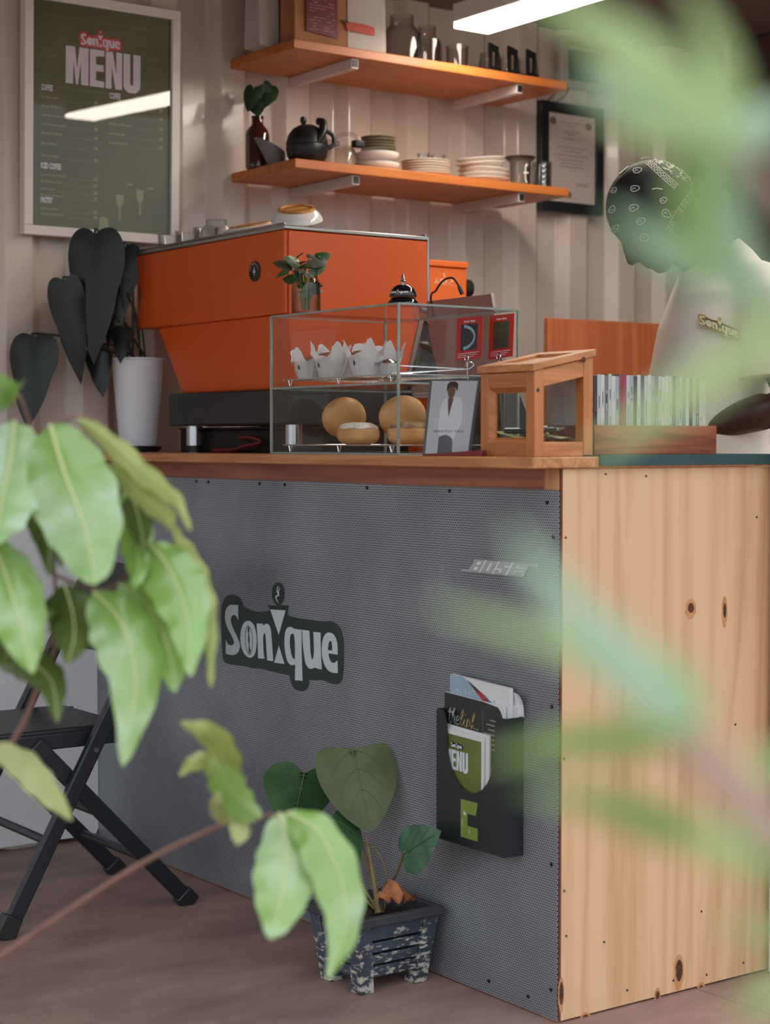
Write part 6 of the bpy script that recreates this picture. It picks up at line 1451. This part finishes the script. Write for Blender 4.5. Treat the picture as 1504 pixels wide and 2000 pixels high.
# bandana: a cap over the skull, pulled tight to a knot at the back
BR = (.1055, .0845, .1035)
def edge_z(x): return -.024 + (x - .10) * .13
def cap(u, v_):
    ph = 2 * PI * u; lo, hi = -PI / 2, PI / 2
    for _ in range(26):
        m_ = (lo + hi) / 2; x = BR[0] * math.cos(m_) * math.cos(ph); z = BR[2] * math.sin(m_)
        if z < edge_z(x): lo = m_
        else: hi = m_
    el_ = hi + (PI / 2 - hi) * v_
    k = 1 + .010 * math.sin(14 * ph) * max(-math.cos(ph), 0) * (1 - v_)
    return hd(BR[0] * k * math.cos(el_) * math.cos(ph), BR[1] * k * math.cos(el_) * math.sin(ph), BR[2] * math.sin(el_))
bn_ = MB().grid(56, 14, cap, True).obj('bandana', M_band, per, 180)
kn_ = MB(); ell(kn_, (-.112, 0, -.035), (.016, .02, .014), 8); kn_.obj('knot', M_band, bn_, 180)
for s in (1, -1):
    q = MB(); q.grid(6, 4, lambda u, v_: hd(-.118 - .05 * u, s * (.01 + .03 * u) + (v_ - .5) * .03 * (1 - .4 * u), -.035 - .06 * u - .01 * math.sin(4 * v_))); q.obj('tail', M_band, bn_, 180)
# printed marks on the side that shows and on the far side
def onb(px, py, s=1, lift=1.012):
    a = -(px - 1400) * MPP - HC.x; z = 1.1 + (862 - py) * MPP - HC.z
    x = a * math.cos(HT) - z * math.sin(HT); zz = a * math.sin(HT) + z * math.cos(HT)
    q = 1 - (x / (BR[0])) ** 2 - (zz / BR[2]) ** 2
    y = s * BR[1] * math.sqrt(max(q, .0)); return hd(x * lift, y * lift + (.0006 * s), zz * lift)
def zp(zx, zy): return 1160 + zx / 4.372, 290 + zy / 4.372
def ribbon(name, pts, wd, s):
    mb = MB(); stroke(mb, lambda x, y: onb(*zp(x, y), s), pts, wd); return mb
for s in (1, -1):
    for cx, cy, rr, rot in ((325, 235, 34, .3), (145, 395, 24, 1.2), (295, 395, 34, .1), (525, 500, 30, .5), (130, 555, 28, 1.4), (285, 555, 36, .2), (550, 600, 40, -.5), (345, 665, 34, .3), (160, 705, 26, .9), (385, 790, 36, -.2)):
        lp = []
        for k in range(17):
            an = 2 * PI * k / 16; r = rr * (1 + .28 * math.cos(an)); x, y = r * math.cos(an), .72 * rr * math.sin(an)
            lp.append((cx + x * math.cos(rot) - y * math.sin(rot), cy - x * math.sin(rot) - y * math.cos(rot)))
        mb = ribbon('p', lp, 8, s); stroke(mb, lambda x, y: onb(*zp(x, y), s), [(cx - rr * .4, cy + rr * .2), (cx, cy - rr * .2), (cx + rr * .35, cy + rr * .1)], 7); mb.obj('paisley', M_bandw, bn_, 0)
    for pts in ([(205, 240), (245, 205), (280, 175)], [(390, 108), (430, 98), (465, 98)], [(440, 405), (480, 398), (520, 406)]): ribbon('d', pts, 10, s).obj('dash', M_bandw, bn_, 0)
    # two printed borders, rows of little rings between lines
    for A_, B_, w_ in (((425, 150), (650, 385), 52), ((805, 405), (580, 745), 48)):
        a, b = V((*A_, 0)), V((*B_, 0)); d = (b - a).normalized(); n_ = V((-d.y, d.x, 0)); bow = 14
        for off in (-.5, .5):
            ribbon('l', [((a.lerp(b, t) + n_ * (w_ * off + bow * math.sin(PI * t))).x, (a.lerp(b, t) + n_ * (w_ * off + bow * math.sin(PI * t))).y) for t in [i / 10 for i in range(11)]], 6, s).obj('border_line', M_bandw, bn_, 0)
        for i in range(9):
            c_ = a.lerp(b, (i + .6) / 9.2) + n_ * bow * math.sin(PI * (i + .6) / 9.2)
            ribbon('r', [(c_.x + 12 * math.cos(k * PI / 5) + 0, c_.y + 14 * math.sin(k * PI / 5)) for k in range(11)], 6, s).obj('border_ring', M_bandw, bn_, 0)
    rn2 = random.Random(4); mb = MB()
    for i in range(60):
        x, y = rn2.uniform(480, 800), 0; y = 120 + (x - 480) * .45 + rn2.uniform(-60, 90)
        if y < 118 + max(0, (x - 560)) * .5: y += 40
        stroke(mb, lambda x_, y_: onb(*zp(x_, y_), s), [(x, y), (x + rn2.uniform(-18, 18), y + rn2.uniform(-14, 14)), (x + rn2.uniform(-26, 26), y + rn2.uniform(-16, 16))], 6)
    mb.obj('scroll_print', M_bandw, bn_, 0)['kind'] = 'stuff'

# ================================================================== FOREGROUND SHRUBS
M_f1 = mat('shrub_leaf_green_sheen', (134, 174, 86), .27, rgb2=(182, 208, 176), scale=9, trans=.35, spec=.9, coat=.4, ramp=(.47, .70)); M_f2 = mat('shrub_leaf_olive', (164, 172, 96), .36, rgb2=(140, 154, 78), scale=12, trans=.35); M_f3 = mat('shrub_leaf_dark', (92, 110, 52), .42, rgb2=(72, 92, 44), scale=12, trans=.3); M_f4 = mat('shrub_leaf_pale', (184, 188, 132), .5, rgb2=(160, 170, 108), scale=12, trans=.35); M_fv = mat('shrub_midrib', (204, 210, 150), .5, trans=.2); M_tw = mat('brown_twig', (132, 98, 84), .6, var=.3, scale=40)  # M_f1: pale second colour paints patches of sky sheen into the green
BACK = -FWD
def L2(parent, pts, wpx, dep, m, nr=(0, 0, 0), tilt=.13, **kw):
    n_ = len(pts) - 1                       # blades arch out towards the viewer, tips hanging forward
    P = [pD(p[0], p[1], dep - tilt * (i / n_) ** 1.2) for i, p in enumerate(pts)]
    return long_leaf(P, wpx * dep / FPX, BACK + V(nr), m, parent, **kw)
d0 = 2.10
rp = pD(-260, 1500, d0 + .1)
shl = thing('leafy_shrub', 'leafy shrub with long drooping light green leaves in the left foreground', 'shrub', (rp.x, rp.y, 0))
def twig(parent, pts, r0, r1):
    P = curve([pD(*p) for p in pts], 6); n_ = len(P); MB().tube(P, [r0 + (r1 - r0) * i / (n_ - 1) for i in range(n_)], 8).obj('twig', M_tw, parent)
MB().tube(curve([V((rp.x, rp.y, 0)), rp + V((.01, 0, -.35)), pD(-240, 1250, d0 + .1), pD(-150, 900, d0 + .08)], 6), [.010] * 6 + [.008] * 6 + [.006] * 7, 10).obj('trunk', M_tw, shl)
twig(shl, [(-245, 1700, d0 + .1), (-60, 1560, d0 + .04), (30, 1440, d0), (75, 1340, d0), (110, 1240, d0 + .02), (100, 1060, d0 + .03), (75, 900, d0 + .03), (45, 790, d0), (10, 740, d0)], .0042, .0018)
twig(shl, [(75, 900, d0 + .03), (65, 850, d0 + .02), (110, 835, d0 + .01), (150, 812, d0), (210, 830, d0)], .0024, .0012)
twig(shl, [(100, 1120, d0 + .02), (180, 1150, d0), (230, 1140, d0), (290, 1060, d0 - .02)], .0024, .0012)
twig(shl, [(75, 900, d0 + .03), (160, 900, d0), (230, 915, d0)], .002, .001)
twig(shl, [(110, 1240, d0 + .02), (80, 1270, d0), (15, 1290, d0 - .02)], .002, .001)
LV2 = [
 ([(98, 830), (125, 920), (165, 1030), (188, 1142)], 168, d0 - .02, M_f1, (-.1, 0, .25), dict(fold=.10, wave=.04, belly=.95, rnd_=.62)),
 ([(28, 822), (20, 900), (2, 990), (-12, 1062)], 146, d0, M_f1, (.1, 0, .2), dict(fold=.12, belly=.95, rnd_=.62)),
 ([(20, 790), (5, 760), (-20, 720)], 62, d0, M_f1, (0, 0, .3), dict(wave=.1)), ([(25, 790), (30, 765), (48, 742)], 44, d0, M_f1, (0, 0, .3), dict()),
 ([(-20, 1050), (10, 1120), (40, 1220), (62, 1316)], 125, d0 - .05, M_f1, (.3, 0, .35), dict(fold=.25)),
 ([(150, 815), (215, 862), (285, 925), (345, 975), (374, 1040)], 42, d0 - .02, M_f2, (-.7, -.3, .3), dict(fold=.5, wave=.12, twist=.8)),
 ([(215, 905), (265, 955), (320, 1008), (352, 1050)], 52, d0 - .02, M_f2, (-.6, 0, .4), dict(fold=.4, wave=.14, twist=-.7)),
 ([(338, 1040), (372, 1110), (402, 1210), (412, 1345)], 52, d0 - .03, M_f2, (-.5, 0, .2), dict(fold=.45, wave=.12)),
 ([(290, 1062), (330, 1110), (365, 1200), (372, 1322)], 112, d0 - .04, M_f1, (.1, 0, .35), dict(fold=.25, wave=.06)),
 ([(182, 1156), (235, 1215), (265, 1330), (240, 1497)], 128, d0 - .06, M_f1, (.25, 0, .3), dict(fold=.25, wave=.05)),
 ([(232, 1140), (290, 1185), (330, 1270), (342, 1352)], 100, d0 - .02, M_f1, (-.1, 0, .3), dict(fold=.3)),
 ([(124, 1140), (140, 1190), (145, 1240), (132, 1296)], 96, d0, M_f3, (.2, 0, .3), dict(fold=.2)),
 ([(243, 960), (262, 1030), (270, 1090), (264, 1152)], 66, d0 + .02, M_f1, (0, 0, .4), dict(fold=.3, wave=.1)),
 ([(235, 925), (258, 970), (275, 1030), (280, 1075)], 60, d0 + .04, M_f3, (-.3, 0, .3), dict(fold=.3)),
 ([(62, 930), (80, 1000), (95, 1060), (96, 1125)], 60, d0 + .05, M_f3, (.4, 0, .2), dict(fold=.4)),
 ([(70, 950), (100, 1010), (120, 1060), (118, 1110)], 54, d0 + .06, M_f3, (-.4, 0, .2), dict(fold=.4)),
 ([(-10, 1285), (50, 1290), (100, 1330), (112, 1412)], 72, d0 - .02, M_f3, (.1, 0, .6), dict(fold=.3)),
 ([(-25, 1455), (40, 1490), (95, 1550), (142, 1602)], 58, d0 - .08, M_f4, (0, 0, .4), dict(fold=.15, wave=.08)),
 ([(-10, 1170), (10, 1220), (15, 1262), (8, 1300)], 66, d0 + .04, M_f3, (.2, 0, .2), dict(fold=.3)),
 ([(150, 1150), (110, 1180), (95, 1210)], 50, d0 + .05, M_f3, (0, 0, .3), dict()),
]
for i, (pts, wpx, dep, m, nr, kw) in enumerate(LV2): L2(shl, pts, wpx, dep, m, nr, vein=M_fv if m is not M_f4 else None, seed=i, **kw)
# lower branch of its own plant
d1_ = 2.05
rp2 = pD(-300, 2050, d1_)
sh2 = thing('low_branch_shrub', 'bent shrub branch crossing low in front of the planter', 'shrub', (rp2.x, rp2.y, 0))
twig(sh2, [(-300, 2050, d1_), (-60, 1905, d1_), (0, 1868, d1_), (250, 1702, d1_), (400, 1625, d1_), (470, 1600, d1_), (560, 1590, d1_)], .0046, .0022)
MB().tube(curve([V((rp2.x, rp2.y, 0)), V((rp2.x, rp2.y, rp2.z * .6)), rp2], 5), .006, 8).obj('trunk', M_tw, sh2)
LV3 = [
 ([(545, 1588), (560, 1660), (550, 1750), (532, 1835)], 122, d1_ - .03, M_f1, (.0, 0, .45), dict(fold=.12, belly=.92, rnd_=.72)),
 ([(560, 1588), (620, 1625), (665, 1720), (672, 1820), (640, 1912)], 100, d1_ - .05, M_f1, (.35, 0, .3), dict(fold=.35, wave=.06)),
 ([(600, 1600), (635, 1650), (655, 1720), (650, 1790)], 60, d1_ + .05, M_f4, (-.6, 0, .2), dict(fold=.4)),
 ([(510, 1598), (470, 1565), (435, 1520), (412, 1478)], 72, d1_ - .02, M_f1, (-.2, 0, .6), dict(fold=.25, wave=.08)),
 ([(455, 1545), (440, 1490), (410, 1435), (352, 1412)], 60, d1_ - .03, M_f2, (-.2, 0, .4), dict(fold=.3, wave=.1)),
 ([(465, 1560), (430, 1510), (390, 1485), (350, 1515)], 50, d1_ - .01, M_f2, (.2, 0, .5), dict(fold=.3, wave=.1)),
 ([(470, 1602), (440, 1590), (425, 1570), (430, 1545)], 40, d1_, M_f4, (0, 0, .3), dict()),
 ([(480, 1600), (470, 1620), (462, 1650)], 44, d1_, M_f4, (.2, 0, .2), dict(wave=.12)),
]
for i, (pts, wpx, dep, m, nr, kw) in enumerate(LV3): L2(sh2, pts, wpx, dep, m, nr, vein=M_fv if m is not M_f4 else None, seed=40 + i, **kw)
# plant close to the lens on the right
M_n1 = mat('near_leaf_green', (172, 196, 136), .35, rgb2=(156, 184, 116), scale=8, trans=.4); M_n2 = mat('near_leaf_blue_green', (170, 200, 170), .3, rgb2=(152, 188, 150), scale=8, trans=.35); M_n3 = mat('near_leaf_deep', (124, 158, 90), .4, rgb2=(140, 168, 92), scale=8, trans=.4); M_nst = mat('near_stem', (176, 150, 136), .6)
dn_ = .48
rp3 = pD(1820, 1500, dn_)
sh3 = thing('near_whorled_plant', 'tall plant with whorled slender leaves very close on the right', 'plant', (rp3.x, rp3.y, 0))
MB().tube(curve([V((rp3.x, rp3.y, 0)), pD(1820, 1900, dn_), pD(1780, 1300, dn_), pD(1700, 700, dn_), pD(1640, 100, dn_), pD(1600, -300, dn_)], 6), .006, 10).obj('trunk', M_nst, sh3)
def nst(pts, r=.0026):
    P = curve([pD(*p, dn_) for p in pts], 6); MB().tube(P, r, 8).obj('stalk', M_nst, sh3)
nst([(1690, 640), (1560, 420), (1430, 280)]); nst([(1790, 1500), (1600, 1660), (1450, 1560), (1340, 1440)], .0055); nst([(1760, 1150), (1640, 800), (1560, 660)]); nst([(1815, 1850), (1700, 1820), (1600, 1790)])
LV4 = [
 ([(1430, 290), (1300, 150), (1180, 60), (1020, -30)], 120, M_n1), ([(1420, 290), (1320, 210), (1220, 180), (1110, 160)], 100, M_n2), ([(1430, 280), (1340, 260), (1250, 260), (1150, 215)], 70, M_n1),
 ([(1430, 280), (1490, 240), (1560, 200)], 90, M_n2), ([(1420, 290), (1410, 420), (1450, 520), (1540, 620)], 120, M_n2), ([(1410, 290), (1360, 360), (1370, 470), (1430, 560)], 90, M_n3), ([(1430, 300), (1420, 200), (1400, 90), (1330, -40)], 80, M_n1),
 ([(1500, 560), (1390, 520), (1290, 480), (1185, 400)], 105, M_n2),
 ([(1560, 650), (1440, 700), (1300, 790), (1150, 890)], 88, M_n1), ([(1560, 650), (1480, 600), (1440, 560)], 80, M_n1),
 ([(1350, 1420), (1260, 1330), (1140, 1210), (990, 1030)], 110, M_n2), ([(1350, 1420), (1240, 1330), (1100, 1260), (830, 1180)], 74, M_n1), ([(1350, 1420), (1240, 1440), (1100, 1450), (940, 1490)], 84, M_n3), ([(1360, 1430), (1340, 1360), (1280, 1300), (1200, 1280)], 90, M_n1),
 ([(1420, 1640), (1300, 1610), (1180, 1570), (1010, 1540)], 88, M_n3), ([(1500, 1690), (1440, 1660), (1380, 1640), (1330, 1620)], 80, M_n1),
 ([(1590, 1490), (1540, 1490), (1440, 1490)], 80, M_n1), ([(1600, 1800), (1520, 1820), (1390, 1800)], 62, M_n1), ([(1600, 1900), (1520, 1940), (1420, 1985)], 64, M_n1), ([(1590, 1700), (1520, 1700), (1430, 1680)], 70, M_n1),
]
for i, (pts, wpx, m) in enumerate(LV4):
    P = [pD(x, y, dn_ + .012 * ((i * 7) % 5 - 2)) for x, y in pts]
    long_leaf(P, wpx * dn_ / FPX, BACK + V((.1 * ((i % 3) - 1), 0, .35)), m, sh3, fold=.2, wave=.02, seed=80 + i)
